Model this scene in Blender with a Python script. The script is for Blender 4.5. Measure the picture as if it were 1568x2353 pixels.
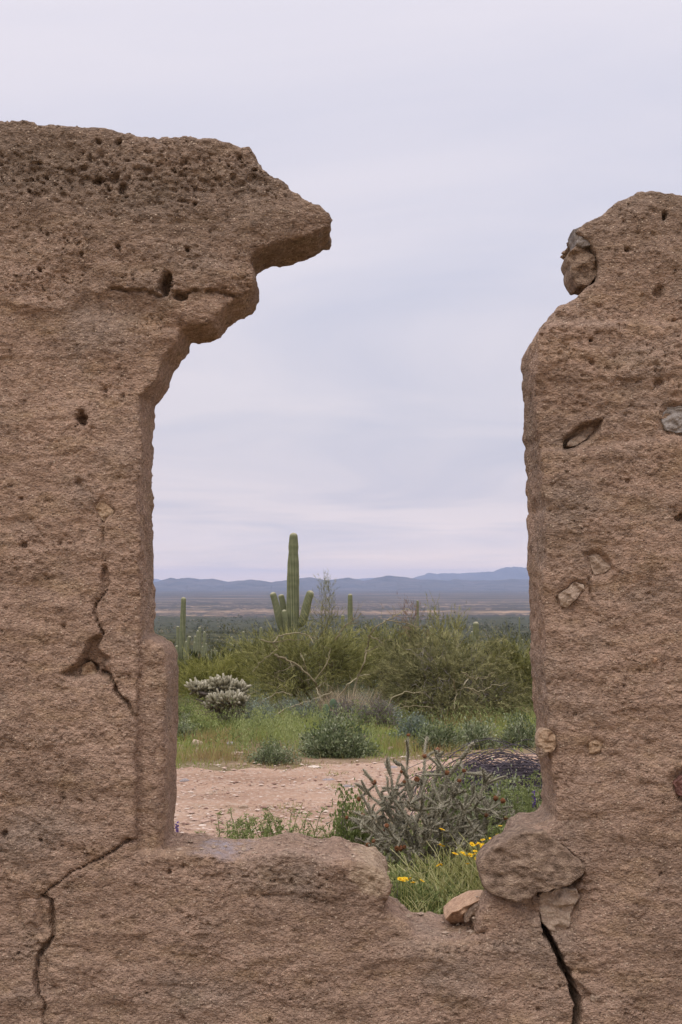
import bpy, math, random
import numpy as np
from mathutils import Vector

# ------------------------------------------------------------------ clear
for o in list(bpy.data.objects):
    bpy.data.objects.remove(o, do_unlink=True)
scene = bpy.context.scene
COL = scene.collection
random.seed(7)
rng = np.random.default_rng(11)

# ------------------------------------------------------------------ camera
EYE = 1.65
cam_d = bpy.data.cameras.new('camera')
cam = bpy.data.objects.new('camera', cam_d)
COL.objects.link(cam)
cam.location = (0, 0, EYE)
cam.rotation_euler = (math.radians(90), 0, 0)
cam_d.sensor_fit = 'VERTICAL'
cam_d.sensor_height = 36
cam_d.lens = 45
cam_d.shift_y = 0.0682
cam_d.clip_start = 0.05
cam_d.clip_end = 90000
scene.camera = cam

# ------------------------------------------------------------------ sky, sun, exposure
SUN_EL, SUN_AZ = math.radians(54), math.radians(205)      # azimuth from +Y towards +X
world = bpy.data.worlds.new('World')
scene.world = world
world.use_nodes = True
wn, wl = world.node_tree.nodes, world.node_tree.links
wn.clear()
w_out = wn.new('ShaderNodeOutputWorld')
w_bg = wn.new('ShaderNodeBackground')
w_bg.inputs['Strength'].default_value = 0.1
w_sky = wn.new('ShaderNodeTexSky')
w_sky.sky_type = 'NISHITA'
w_sky.sun_disc = False
w_sky.sun_elevation = SUN_EL
w_sky.sun_rotation = SUN_AZ
w_tc = wn.new('ShaderNodeTexCoord')
w_sep = wn.new('ShaderNodeSeparateXYZ')
wl.new(w_tc.outputs['Generated'], w_sep.inputs[0])


def wmath(op, a, b=None, clamp=False):
    n = wn.new('ShaderNodeMath')
    n.operation = op
    n.use_clamp = clamp
    for i, v in enumerate((a, b)):
        if v is None:
            continue
        if isinstance(v, (int, float)):
            n.inputs[i].default_value = v
        else:
            wl.new(v, n.inputs[i])
    return n.outputs[0]


# cloud layer: the view direction projected on a high flat deck
zc = wmath('ADD', wmath('MAXIMUM', w_sep.outputs['Z'], 0.0), 0.10)
comb = wn.new('ShaderNodeCombineXYZ')
wl.new(wmath('DIVIDE', w_sep.outputs['X'], zc), comb.inputs[0])
wl.new(wmath('DIVIDE', w_sep.outputs['Y'], zc), comb.inputs[1])
w_map = wn.new('ShaderNodeMapping')
w_map.inputs['Rotation'].default_value = (0, 0, math.radians(-14))
w_map.inputs['Scale'].default_value = (0.55, 0.72, 1)
w_map.inputs['Location'].default_value = (3.3, 1.2, 0)
wl.new(comb.outputs[0], w_map.inputs[0])
w_noise = wn.new('ShaderNodeTexNoise')
w_noise.inputs['Scale'].default_value = 1.0
w_noise.inputs['Detail'].default_value = 6
w_noise.inputs['Roughness'].default_value = 0.5
w_noise.inputs['Distortion'].default_value = 0.9
wl.new(w_map.outputs[0], w_noise.inputs['Vector'])
w_ramp = wn.new('ShaderNodeValToRGB')
w_ramp.color_ramp.elements[0].position = 0.34
w_ramp.color_ramp.elements[0].color = (6.85, 6.85, 8.05, 1)
w_ramp.color_ramp.elements[1].position = 0.60
w_ramp.color_ramp.elements[1].color = (8.75, 8.22, 8.85, 1)
wl.new(w_noise.outputs['Fac'], w_ramp.inputs[0])
w_hr = wn.new('ShaderNodeValToRGB')          # the whole overcast lightens towards the zenith
e = w_hr.color_ramp.elements
e[0].position = 0.0
e[0].color = (2.3, 1.68, 1.05, 1)
e[1].position = 0.9
e[1].color = (2.9, 2.85, 2.8, 1)
for p, c in ((0.015, (1.65, 1.35, 1.03)), (0.03, (1.22, 1.10, 1.0)), (0.06, (1.00, 0.95, 0.93)), (0.12, (0.93, 0.925, 0.93)), (0.17, (0.97, 0.965, 0.965)), (0.24, (1.04, 1.035, 1.03)), (0.42, (1.09, 1.09, 1.09)), (0.65, (1.75, 1.73, 1.71))):
    x = e.new(p)
    x.color = (*c, 1)
wl.new(w_sep.outputs['Z'], w_hr.inputs[0])
w_mul = wn.new('ShaderNodeMix')
w_mul.data_type = 'RGBA'
w_mul.blend_type = 'MULTIPLY'
w_mul.inputs[0].default_value = 1
wl.new(w_ramp.outputs[0], w_mul.inputs[6])
wl.new(w_hr.outputs[0], w_mul.inputs[7])
w_mix = wn.new('ShaderNodeMix')
w_mix.data_type = 'RGBA'
w_mix.inputs[0].default_value = 0.93
w_bg.inputs['Strength'].default_value = 0.096
wl.new(w_sky.outputs[0], w_mix.inputs[6])
wl.new(w_mul.outputs[2], w_mix.inputs[7])
wl.new(w_mix.outputs[2], w_bg.inputs[0])
wl.new(w_bg.outputs[0], w_out.inputs[0])

sun_d = bpy.data.lights.new('sun', 'SUN')
sun_d.energy = 1.4
sun_d.angle = math.radians(35)
sun_d.color = (1.0, 0.95, 0.88)
sun = bpy.data.objects.new('sun', sun_d)
COL.objects.link(sun)
sdir = Vector((math.cos(SUN_EL) * math.sin(SUN_AZ), math.cos(SUN_EL) * math.cos(SUN_AZ), math.sin(SUN_EL)))
sun.rotation_euler = sdir.to_track_quat('Z', 'Y').to_euler()

scene.view_settings.view_transform = 'Standard'
scene.view_settings.look = 'None'
scene.view_settings.exposure = 0.0
scene.view_settings.gamma = 1.0
scene.view_settings.use_curve_mapping = False

# ------------------------------------------------------------------ measuring: reads of the photograph turned into metres
FPX, CX, HY = 2941.0, 784.0, 1337.0


def at(px, py, Y):
    return Vector(((px - CX) / FPX * Y, Y, EYE + (HY - py) / FPX * Y))


def sx(px, Y):
    return (px - CX) / FPX * Y


# ------------------------------------------------------------------ noise
_tab = np.random.default_rng(5)
_gr = _tab.uniform(0, 2 * math.pi, (256, 256))
_gx, _gy = np.cos(_gr), np.sin(_gr)


def perlin(x, y, seed=0):
    x = np.asarray(x, float) + seed * 17.31
    y = np.asarray(y, float) + seed * 9.73
    xi, yi = np.floor(x).astype(int), np.floor(y).astype(int)
    xf, yf = x - xi, y - yi
    u, v = xf * xf * xf * (xf * (xf * 6 - 15) + 10), yf * yf * yf * (yf * (yf * 6 - 15) + 10)

    def g(i, j):
        a, b = (xi + i) & 255, (yi + j) & 255
        return _gx[a, b] * (xf - i) + _gy[a, b] * (yf - j)
    n0 = g(0, 0) * (1 - u) + g(1, 0) * u
    n1 = g(0, 1) * (1 - u) + g(1, 1) * u
    return (n0 * (1 - v) + n1 * v) * 1.5


def fbm(x, y, oct=4, seed=0, gain=0.5):
    s, a = 0, 1.0
    for i in range(oct):
        s = s + a * perlin(x * 2 ** i, y * 2 ** i, seed + i * 3.1)
        a *= gain
    return s


def vol_noise(xs, ys, zs, cell, seed):
    r = np.random.default_rng(seed)
    cs = []
    for a in (xs, ys, zs):
        t = (a - a[0]) / cell
        i = np.floor(t).astype(int)
        f = t - i
        cs.append((i, (f * f * (3 - 2 * f)).astype(np.float32)))
    L = [int(c[0][-1]) + 2 for c in cs]
    R = r.uniform(-1, 1, L).astype(np.float32)
    (ix, fx), (iy, fy), (iz, fz) = cs
    R = R[ix] * (1 - fx)[:, None, None] + R[ix + 1] * fx[:, None, None]
    R = R[:, :, iz] * (1 - fz) + R[:, :, iz + 1] * fz
    R = R[:, iy] * (1 - fy)[None, :, None] + R[:, iy + 1] * fy[None, :, None]
    return R


def smooth(a, b, x):
    t = np.clip((x - a) / (b - a), 0, 1)
    return t * t * (3 - 2 * t)


# ------------------------------------------------------------------ object helpers
def tag(o, label=None, cat=None, group=None, kind=None):
    if label:
        o['label'] = label
    if cat:
        o['category'] = cat
    if group:
        o['group'] = group
    if kind:
        o['kind'] = kind
    return o


def thing(name, label, cat, loc=(0, 0, 0), group=None):
    o = bpy.data.objects.new(name, None)
    o.empty_display_size = 0.2
    COL.objects.link(o)
    o.location = loc
    return tag(o, label, cat, group)


def dup(root, loc, rotz=0.0, scale=1.0, label=None, cat=None, group=None):
    r = root.copy()
    COL.objects.link(r)
    r.location = loc
    r.rotation_euler = (0, 0, rotz)
    r.scale = (scale,) * 3
    tag(r, label, cat, group)
    for ch in list(root.children):
        c = ch.copy()
        COL.objects.link(c)
        c.parent = r
        for g in list(ch.children):
            d = g.copy()
            COL.objects.link(d)
            d.parent = c
    return r


def mesh_obj(name, V, F, mats, parent=None, tint=None, midx=None, smoothf=True):
    """V (n,3); F list of int arrays (k,3)/(k,4)"""
    me = bpy.data.meshes.new(name)
    V = np.asarray(V, np.float32)
    Fs = [np.asarray(f, np.int32) for f in F if len(f)]
    loops = np.concatenate([f.ravel() for f in Fs])
    tot = np.concatenate([np.full(len(f), f.shape[1], np.int32) for f in Fs])
    st = np.concatenate([[0], np.cumsum(tot)[:-1]]).astype(np.int32)
    me.vertices.add(len(V))
    me.vertices.foreach_set('co', V.ravel())
    me.loops.add(len(loops))
    me.loops.foreach_set('vertex_index', loops)
    me.polygons.add(len(tot))
    me.polygons.foreach_set('loop_start', st)
    me.polygons.foreach_set('loop_total', tot)
    me.polygons.foreach_set('use_smooth', np.full(len(tot), smoothf))
    if midx is not None:
        me.polygons.foreach_set('material_index', np.asarray(midx, np.int32))
    if tint is not None:
        a = me.attributes.new('tint', 'FLOAT', 'POINT')
        a.data.foreach_set('value', np.asarray(tint, np.float32))
    me.update(calc_edges=True)
    for m in (mats if isinstance(mats, (list, tuple)) else [mats]):
        me.materials.append(m)
    o = bpy.data.objects.new(name, me)
    COL.objects.link(o)
    if parent is not None:
        o.parent = parent
    return o


class MB:
    def __init__(self):
        self.v, self.f3, self.f4, self.t = [], [], [], []
        self.n = 0

    def add(self, V, F, tint=0.5):
        V = np.asarray(V, float)
        F = np.asarray(F, int)
        if len(V) == 0:
            return
        self.v.append(V)
        (self.f3 if F.shape[1] == 3 else self.f4).append(F + self.n)
        t = np.full(len(V), tint) if np.isscalar(tint) else np.asarray(tint, float)
        self.t.append(t)
        self.n += len(V)

    def tube(self, P, R, k=5, tint=0.5):
        P = np.asarray([tuple(p) for p in P], float)
        n = len(P)
        R = np.asarray(R, float) if not np.isscalar(R) else np.full(n, R)
        T = np.gradient(P, axis=0)
        T /= np.linalg.norm(T, axis=1)[:, None] + 1e-9
        ref = np.array([0.13, 0.21, 1.0]) if abs(T[0][2]) < 0.8 else np.array([1.0, 0.2, 0.1])
        A = np.cross(T, ref)
        A /= np.linalg.norm(A, axis=1)[:, None] + 1e-9
        B = np.cross(T, A)
        th = np.linspace(0, 2 * math.pi, k, endpoint=False)
        V = P[:, None] + R[:, None, None] * (np.cos(th)[None, :, None] * A[:, None] + np.sin(th)[None, :, None] * B[:, None])
        V = V.reshape(-1, 3)
        i = np.arange(n - 1)[:, None] * k + np.arange(k)[None]
        j = np.arange(n - 1)[:, None] * k + (np.arange(k)[None] + 1) % k
        F = np.stack([i, j, j + k, i + k], -1).reshape(-1, 4)
        self.add(V, F, tint)

    def blades(self, P, D, L, W, tint, bend=None):
        """thin pointed triangles from P along unit D"""
        P, D = np.asarray(P, float), np.asarray(D, float)
        N = len(P)
        if N == 0:
            return
        r = rng.normal(size=(N, 3))
        S = np.cross(D, r)
        S /= np.linalg.norm(S, axis=1)[:, None] + 1e-9
        L = np.broadcast_to(L, (N,))[:, None]
        W = np.broadcast_to(W, (N,))[:, None]
        V = np.stack([P - S * W / 2, P + S * W / 2, P + D * L], 1).reshape(-1, 3)
        F = np.arange(3 * N).reshape(-1, 3)
        self.add(V, F, np.repeat(np.broadcast_to(tint, (N,)), 3))

    def leaves(self, P, D, L, W, tint):
        """diamond leaves"""
        P, D = np.asarray(P, float), np.asarray(D, float)
        N = len(P)
        if N == 0:
            return
        r = rng.normal(size=(N, 3))
        S = np.cross(D, r)
        S /= np.linalg.norm(S, axis=1)[:, None] + 1e-9
        L = np.broadcast_to(L, (N,))[:, None]
        W = np.broadcast_to(W, (N,))[:, None]
        V = np.stack([P, P + D * L * .45 + S * W / 2, P + D * L, P + D * L * .45 - S * W / 2], 1).reshape(-1, 3)
        F = np.arange(4 * N).reshape(-1, 4)
        self.add(V, F, np.repeat(np.broadcast_to(tint, (N,)), 4))

    def build(self, name, mat, parent=None, smoothf=True, origin=None):
        if not self.v:
            return None
        V = np.concatenate(self.v)
        if origin is not None:
            V = V - np.asarray(tuple(origin))
        F = []
        if self.f3:
            F.append(np.concatenate(self.f3))
        if self.f4:
            F.append(np.concatenate(self.f4))
        return mesh_obj(name, V, F, mat, parent, np.concatenate(self.t), None, smoothf)


def unit(D):
    D = np.asarray(D, float)
    return D / (np.linalg.norm(D, axis=-1, keepdims=True) + 1e-9)


# ------------------------------------------------------------------ material helpers
class NT:
    def __init__(self, name, rough=0.9, spec=0.2):
        self.m = bpy.data.materials.new(name)
        self.m.use_nodes = True
        self.n, self.l = self.m.node_tree.nodes, self.m.node_tree.links
        self.b = self.n['Principled BSDF']
        self.b.inputs['Roughness'].default_value = rough
        self.b.inputs['Specular IOR Level'].default_value = spec
        self.tc = self.n.new('ShaderNodeTexCoord').outputs['Object']

    def set(self, node, i, v):
        if isinstance(v, (int, float)):
            node.inputs[i].default_value = v
        elif isinstance(v, (tuple, list)):
            node.inputs[i].default_value = v if len(v) == len(node.inputs[i].default_value) else (*v, 1)
        else:
            self.l.new(v, node.inputs[i])

    def map(self, scale=(1, 1, 1), vec=None, loc=(0, 0, 0), rot=(0, 0, 0)):
        n = self.n.new('ShaderNodeMapping')
        n.inputs['Scale'].default_value = scale
        n.inputs['Location'].default_value = loc
        n.inputs['Rotation'].default_value = rot
        self.l.new(vec or self.tc, n.inputs[0])
        return n.outputs[0]

    def noise(self, scale, detail=3, rough=0.5, vec=None, dist=0.0):
        n = self.n.new('ShaderNodeTexNoise')
        n.inputs['Scale'].default_value = scale
        n.inputs['Detail'].default_value = detail
        n.inputs['Roughness'].default_value = rough
        n.inputs['Distortion'].default_value = dist
        self.l.new(vec or self.tc, n.inputs['Vector'])
        return n.outputs['Fac']

    def voronoi(self, scale, vec=None, out='Distance', feature='F1'):
        n = self.n.new('ShaderNodeTexVoronoi')
        n.feature = feature
        n.inputs['Scale'].default_value = scale
        self.l.new(vec or self.tc, n.inputs['Vector'])
        return n.outputs[out]

    def ramp(self, f, stops):
        n = self.n.new('ShaderNodeValToRGB')
        e = n.color_ramp.elements
        while len(e) < len(stops):
            e.new(0.5)
        for x, (p, c) in zip(e, stops):
            x.position = p
            x.color = (c, c, c, 1) if isinstance(c, (int, float)) else (*c, 1)
        self.l.new(f, n.inputs[0])
        return n.outputs[0]

    def mix(self, f, a, b, mode='MIX'):
        n = self.n.new('ShaderNodeMix')
        n.data_type = 'RGBA'
        n.blend_type = mode
        self.set(n, 0, f)
        self.set(n, 6, a)
        self.set(n, 7, b)
        return n.outputs[2]

    def math(self, op, a, b=0.0, c=None, clamp=False):
        n = self.n.new('ShaderNodeMath')
        n.operation = op
        n.use_clamp = clamp
        self.set(n, 0, a)
        self.set(n, 1, b)
        if c is not None:
            self.set(n, 2, c)
        return n.outputs[0]

    def attr(self, name='tint'):
        n = self.n.new('ShaderNodeAttribute')
        n.attribute_name = name
        return n.outputs['Fac']

    def sep(self, v):
        n = self.n.new('ShaderNodeSeparateXYZ')
        self.l.new(v, n.inputs[0])
        return n.outputs

    def color(self, c):
        self.set(self.b, 'Base Color', c)

    def bump(self, h, strength=0.5, dist=0.01):
        n = self.n.new('ShaderNodeBump')
        n.inputs['Strength'].default_value = strength
        n.inputs['Distance'].default_value = dist
        self.l.new(h, n.inputs['Height'])
        self.l.new(n.outputs[0], self.b.inputs['Normal'])


def leaf_mat(name, stops, trans=0.25, rough=0.75):
    t = NT(name, rough, 0.15)
    rnd = t.n.new('ShaderNodeObjectInfo').outputs['Random']
    f = t.math('ADD', t.attr(), t.math('MULTIPLY', t.math('SUBTRACT', rnd, 0.5), 0.14))
    c = t.ramp(f, stops)
    t.color(c)
    tr = t.n.new('ShaderNodeBsdfTranslucent')
    t.l.new(c, tr.inputs[0])
    mx = t.n.new('ShaderNodeMixShader')
    mx.inputs[0].default_value = trans
    t.l.new(t.b.outputs[0], mx.inputs[1])
    t.l.new(tr.outputs[0], mx.inputs[2])
    t.l.new(mx.outputs[0], t.n['Material Output'].inputs[0])
    return t.m


def bark_mat(name, stops, scale=20, bump=0.6):
    t = NT(name, 0.9, 0.1)
    v = t.map((1, 1, 0.35))
    n = t.noise(scale, 4, 0.6, v)
    f = t.math('ADD', t.math('MULTIPLY', t.attr(), 0.6), t.math('MULTIPLY', n, 0.45))
    t.color(t.ramp(f, stops))
    t.bump(n, bump, 0.01)
    return t.m


# ------------------------------------------------------------------ earth wall material
def wall_material(name, base_shift=0.0):
    t = NT(name, 0.95, 0.12)
    so = t.sep(t.tc)
    # broad tone patches
    big = t.noise(1.3, 4, 0.55, t.map((1, 1, 1.6)))
    mid = t.noise(6.0, 5, 0.6, t.map((1, 1, 2.2)))
    fine = t.noise(55, 4, 0.7, t.map((0.8, 1, 1.5)))
    c = t.ramp(big, [(0.33, (0.300, 0.205, 0.146)), (0.50, (0.430, 0.294, 0.212)), (0.68, (0.370, 0.250, 0.178))])
    och = t.ramp(mid, [(0.50, 0.0), (0.68, 0.55)])
    c = t.mix(och, c, (0.400, 0.272, 0.162))
    gry = t.ramp(t.noise(3.1, 5, 0.6, t.map((1, 1, 1.3), loc=(4, 2, 7))), [(0.50, 0.0), (0.66, 0.38)])
    c = t.mix(gry, c, (0.290, 0.240, 0.195))
    # weathered greyer band in the upper part of the wall
    up = t.math('MULTIPLY', t.math('SUBTRACT', so[2], 2.45), 2.2, clamp=True)
    up = t.math('MULTIPLY', up, t.ramp(t.noise(2.3, 3), [(0.3, 0.55), (0.6, 1.0)]))
    c = t.mix(t.math('MULTIPLY', up, 0.75), c, (0.205, 0.158, 0.118))
    # pale and dark grains of sand and grit
    f2 = t.ramp(fine, [(0.30, 0.36), (0.50, 1.0), (0.68, 1.5)])
    c = t.mix(0.75, c, f2, 'MULTIPLY')
    vr = t.n.new('ShaderNodeTexVoronoi')
    vr.inputs['Scale'].default_value = 135
    t.l.new(t.map((1, 1, 1.25)), vr.inputs['Vector'])
    vs = t.sep(vr.outputs['Color'])
    grit = t.math('MULTIPLY', t.math('GREATER_THAN', vs[0], 0.88), t.math('LESS_THAN', vr.outputs['Distance'], 0.36))
    c = t.mix(t.math('MULTIPLY', grit, 0.8), c, (0.66, 0.52, 0.38))
    grit2 = t.math('MULTIPLY', t.math('GREATER_THAN', vs[1], 0.86), t.math('LESS_THAN', vr.outputs['Distance'], 0.4))
    c = t.mix(t.math('MULTIPLY', grit2, 0.55), c, (0.085, 0.055, 0.042))
    # bluish pale paint stain left on the window sill
    sn = t.noise(9, 5, 0.7)
    dx = t.math('DIVIDE', t.math('ADD', so[0], 0.375), 0.12)
    dy = t.math('DIVIDE', t.math('SUBTRACT', so[2], 0.83), 0.055)
    rr = t.math('ADD', t.math('MULTIPLY', dx, dx), t.math('MULTIPLY', dy, dy))
    st = t.math('SUBTRACT', t.math('ADD', 1.15, t.math('MULTIPLY', t.math('SUBTRACT', sn, 0.5), 3.2)), rr, clamp=True)
    c = t.mix(t.math('MULTIPLY', t.math('MULTIPLY', st, 0.75), t.ramp(t.noise(40, 5, 0.7), [(.38, .35), (.55, 1.0)])), c, (0.42, 0.385, 0.43))
    dx = t.math('DIVIDE', t.math('SUBTRACT', so[0], 0.108), 0.075)
    dy = t.math('DIVIDE', t.math('SUBTRACT', so[2], 0.735), 0.065)
    rr = t.math('ADD', t.math('MULTIPLY', dx, dx), t.math('MULTIPLY', dy, dy))
    st = t.math('SUBTRACT', t.math('ADD', 1.3, t.math('MULTIPLY', t.math('SUBTRACT', t.noise(16, 5, 0.7), 0.5), 4.0)), rr, clamp=True)
    c = t.mix(t.math('MULTIPLY', st, 0.75), c, t.ramp(fine, [(0.35, (0.36, 0.25, 0.165)), (0.6, (0.62, 0.48, 0.33))]))
    t.color(c)
    h1 = t.noise(100, 5, 0.75, t.map((0.8, 1, 1.3)))
    h2 = t.math('MULTIPLY', t.voronoi(120, t.map((1, 1, 1.3))), -0.5)
    t.bump(t.math('ADD', h1, h2), 1.0, 0.016)
    return t.m


def stone_mat(name, stops, scale=14, bump=0.5):
    t = NT(name, 0.85, 0.2)
    n = t.noise(scale, 5, 0.65, t.map((1, 1, 1.6)))
    n2 = t.noise(scale * 7, 3, 0.6)
    c = t.ramp(n, stops)
    c = t.mix(0.6, c, t.ramp(n2, [(0.35, 0.65), (0.6, 1.2)]), 'MULTIPLY')
    t.color(c)
    t.bump(t.math('ADD', n, t.math('MULTIPLY', n2, 0.8)), bump, 0.02)
    return t.m


M_WALL = wall_material('earth_wall')
M_ST_OCH = stone_mat('ochre_stone', [(0.3, (0.20, 0.12, 0.07)), (0.5, (0.36, 0.25, 0.16)), (0.7, (0.44, 0.34, 0.24))], 22)
M_ST_TAN = stone_mat('tan_stone', [(0.3, (0.24, 0.17, 0.12)), (0.5, (0.37, 0.28, 0.21)), (0.7, (0.48, 0.38, 0.28))], 20)
M_ST_GREY = stone_mat('grey_stone', [(0.3, (0.14, 0.12, 0.105)), (0.5, (0.25, 0.22, 0.195)), (0.7, (0.36, 0.33, 0.30))], 25)
M_ST_DARK = stone_mat('dark_brown_stone', [(0.34, (0.140, 0.095, 0.064)), (0.5, (0.300, 0.210, 0.148)), (0.66, (0.46, 0.335, 0.235))], 28, 1.0)
M_ST_RED = stone_mat('red_stone', [(0.3, (0.10, 0.05, 0.04)), (0.6, (0.20, 0.10, 0.08)), (0.75, (0.3, 0.2, 0.16))], 25)
M_ST_ORG = stone_mat('orange_tan_stone', [(0.3, (0.33, 0.20, 0.125)), (0.6, (0.48, 0.32, 0.21))], 12)
M_ST_PALE = stone_mat('pale_tan_stone', [(0.3, (0.37, 0.265, 0.19)), (0.5, (0.46, 0.34, 0.24)), (0.68, (0.54, 0.42, 0.30))], 30, 1.0)


# ================================================================== THE WALL (a solid, carved as a volume and skinned)
WF, WB = 4.0, 4.35      # front and back face of the wall


def seg_dist(PX, PY, pts, closed=False):
    best = np.full(PX.shape, 1e9)
    n = len(pts)
    for i in range(n if closed else n - 1):
        ax, ay = pts[i]
        bx, by = pts[(i + 1) % n]
        dx, dy = bx - ax, by - ay
        L2 = dx * dx + dy * dy + 1e-12
        t = np.clip(((PX - ax) * dx + (PY - ay) * dy) / L2, 0, 1)
        d = (PX - ax - t * dx) ** 2 + (PY - ay - t * dy) ** 2
        best = np.minimum(best, d)
    return np.sqrt(best)


def poly_sd(PX, PY, pts):
    d = seg_dist(PX, PY, pts, True)
    ins = np.zeros(PX.shape, bool)
    n = len(pts)
    for i in range(n):
        ax, ay = pts[i]
        bx, by = pts[(i + 1) % n]
        if ay == by:
            continue
        c = ((ay > PY) != (by > PY)) & (PX < (bx - ax) * (PY - ay) / (by - ay) + ax)
        ins ^= c
    return np.where(ins, -d, d)


def w2(pts, Y):
    return [((p[0] - CX) / FPX * Y, EYE + (HY - p[1]) / FPX * Y) for p in pts]


TOP_L = [(0, 273), (60, 278), (120, 287), (170, 290), (232, 295), (300, 303), (350, 312), (410, 311), (450, 316),
         (490, 315), (530, 322), (575, 334), (582, 345), (592, 364), (617, 390), (651, 412), (668, 432), (700, 452),
         (735, 468), (752, 485), (760, 500), (757, 512)]
BACK = [(743, 583), (735, 592), (700, 605), (655, 615), (610, 627), (594, 640), (588, 652), (590, 662),
        (597, 680), (598, 697), (590, 712), (570, 730), (548, 742), (530, 757), (510, 780), (490, 788), (465, 790),
        (443, 796), (440, 805), (432, 825), (405, 852), (400, 862), (396, 880), (390, 900), (372, 922), (357, 942),
        (357, 1000), (356, 1080), (353, 1132), (357, 1200), (356, 1300), (357, 1380), (356, 1460), (352, 1600),
        (350, 1750), (350, 1912), (402, 1912), (450, 1912), (520, 1916), (560, 1922), (590, 1920), (630, 1916), (670, 1911),
        (700, 1914), (740, 1925), (770, 1920), (800, 1928), (832, 1932), (862, 1944), (882, 1965), (890, 1985), (886, 2008),
        (880, 2022), (882, 2034), (892, 2050), (912, 2060), (930, 2078), (945, 2090), (985, 2093), (1015, 2096),
        (1060, 2098), (1110, 2070), (1140, 2052), (1160, 2040), (1150, 1995), (1172, 1945), (1158, 1928), (1158, 1905),
        (1170, 1882), (1190, 1866), (1225, 1858), (1240, 1845), (1241, 1800), (1238, 1760), (1232, 1730), (1227, 1700),
        (1226, 1650), (1220, 1560), (1216, 1480), (1214, 1400), (1212, 1330), (1208, 1310), (1212, 1290), (1211, 1240),
        (1211, 1195), (1217, 1180), (1207, 1150), (1207, 1100), (1203, 1050), (1207, 1035), (1200, 1015), (1199, 960),
        (1197, 900), (1196, 850), (1199, 822), (1210, 800), (1222, 790), (1233, 776), (1238, 758), (1246, 751), (1268, 748), (1292, 726),
        (1325, 697), (1327, 668), (1322, 645), (1312, 615)]
TOP_R = [(1328, 530), (1345, 518), (1352, 508), (1385, 490), (1410, 475), (1440, 455), (1465, 440), (1500, 436), (1568, 445)]
outline = ([(-3.2, 3.13), (-2.2, 3.10), (-1.5, 3.10)] + w2(TOP_L, WF) + w2(BACK, WB) + w2(TOP_R, WF)
           + [(1.5, 2.84), (2.2, 2.80), (3.2, 2.86), (3.2, -0.25), (-3.2, -0.25)])


def axis(lo, hi, flo, fhi, h, grow=1.22, hmax=0.12):
    a = list(np.arange(flo, fhi + h / 2, h))
    s, x = h, a[0]
    pre = []
    while x > lo:
        s = min(s * grow, hmax)
        x -= s
        pre.append(x)
    s, x = h, a[-1]
    post = []
    while x < hi:
        s = min(s * grow, hmax)
        x += s
        post.append(x)
    return np.array(pre[::-1] + a + post)


H = 0.0061
GX = axis(-3.15, 3.15, -1.10, 1.10, H)
GZ = axis(-0.35, 3.25, 0.24, 3.16, H)
GY = np.concatenate([np.arange(3.93, 4.13, 0.008), np.arange(4.135, 4.42, 0.013)])
X2, Z2 = np.meshgrid(GX, GZ, indexing='ij')
PX = CX + X2 / WF * FPX
PY = HY - (Z2 - EYE) / WF * FPX
sd = poly_sd(X2, Z2, outline).astype(np.float32)

# carved relief of the front face, in metres, positive = into the wall
Wx = PX + 6 * perlin(PX / 34, PY / 34, 1) + 2.5 * perlin(PX / 9, PY / 9, 2)
Wy = PY + 6 * perlin(PX / 34, PY / 34, 3) + 2.5 * perlin(PX / 9, PY / 9, 4)
REL = 0.016 * fbm(PX / 330, PY / 210, 3, 21) + 0.0065 * fbm(PX / 95, PY / 50, 3, 31) + 0.0018 * fbm(PX / 30, PY / 15, 3, 41, 0.6)


def box_of(pts, m):
    xs, ys = [p[0] for p in pts], [p[1] for p in pts]
    ix = np.where((PX[:, 0] > min(xs) - m) & (PX[:, 0] < max(xs) + m))[0]
    iz = np.where((PY[0] > min(ys) - m) & (PY[0] < max(ys) + m))[0]
    if len(ix) == 0 or len(iz) == 0:
        return None
    return slice(ix[0], ix[-1] + 1), slice(iz[0], iz[-1] + 1)


def crack(pts, w, depth, warp=1.0):
    w = w * 0.78 if isinstance(w, (int, float)) else [q * 0.72 for q in w]
    s = box_of(pts, 40)
    if s is None:
        return
    qx = PX[s] + (Wx[s] - PX[s]) * warp
    qy = PY[s] + (Wy[s] - PY[s]) * warp
    if isinstance(w, (int, float)):
        d = seg_dist(qx, qy, pts)
        REL[s] += depth * np.clip(1 - d / w, 0, 1) ** 0.6
    else:
        best = np.zeros(qx.shape)
        for i in range(len(pts) - 1):
            d = seg_dist(qx, qy, pts[i:i + 2])
            ww = (w[i] + w[i + 1]) / 2
            best = np.maximum(best, np.clip(1 - d / ww, 0, 1) ** 0.6)
        REL[s] += depth * best


def pit(x, y, rx, ry, depth, edge=0.45):
    s = box_of([(x - rx * 2, y - ry * 2), (x + rx * 2, y + ry * 2)], 6)
    if s is None:
        return
    r = np.hypot((Wx[s] - x) / rx, (Wy[s] - y) / ry) * (1 + 0.38 * perlin(PX[s] / (rx * .8 + 2), PY[s] / (ry * .8 + 2), x) + 0.25 * perlin(PX[s] / 4, PY[s] / 4, y))
    REL[s] += depth * (1 - smooth(1 - edge, 1 + edge, r))


def recess(pts, depth, edge=6.0, warp=1.0):
    s = box_of(pts, 30)
    if s is None:
        return
    qx = PX[s] + (Wx[s] - PX[s]) * warp
    qy = PY[s] + (Wy[s] - PY[s]) * warp
    d = poly_sd(qx, qy, pts)
    REL[s] += depth * (1 - smooth(-edge, edge * 0.6, d))


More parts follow.
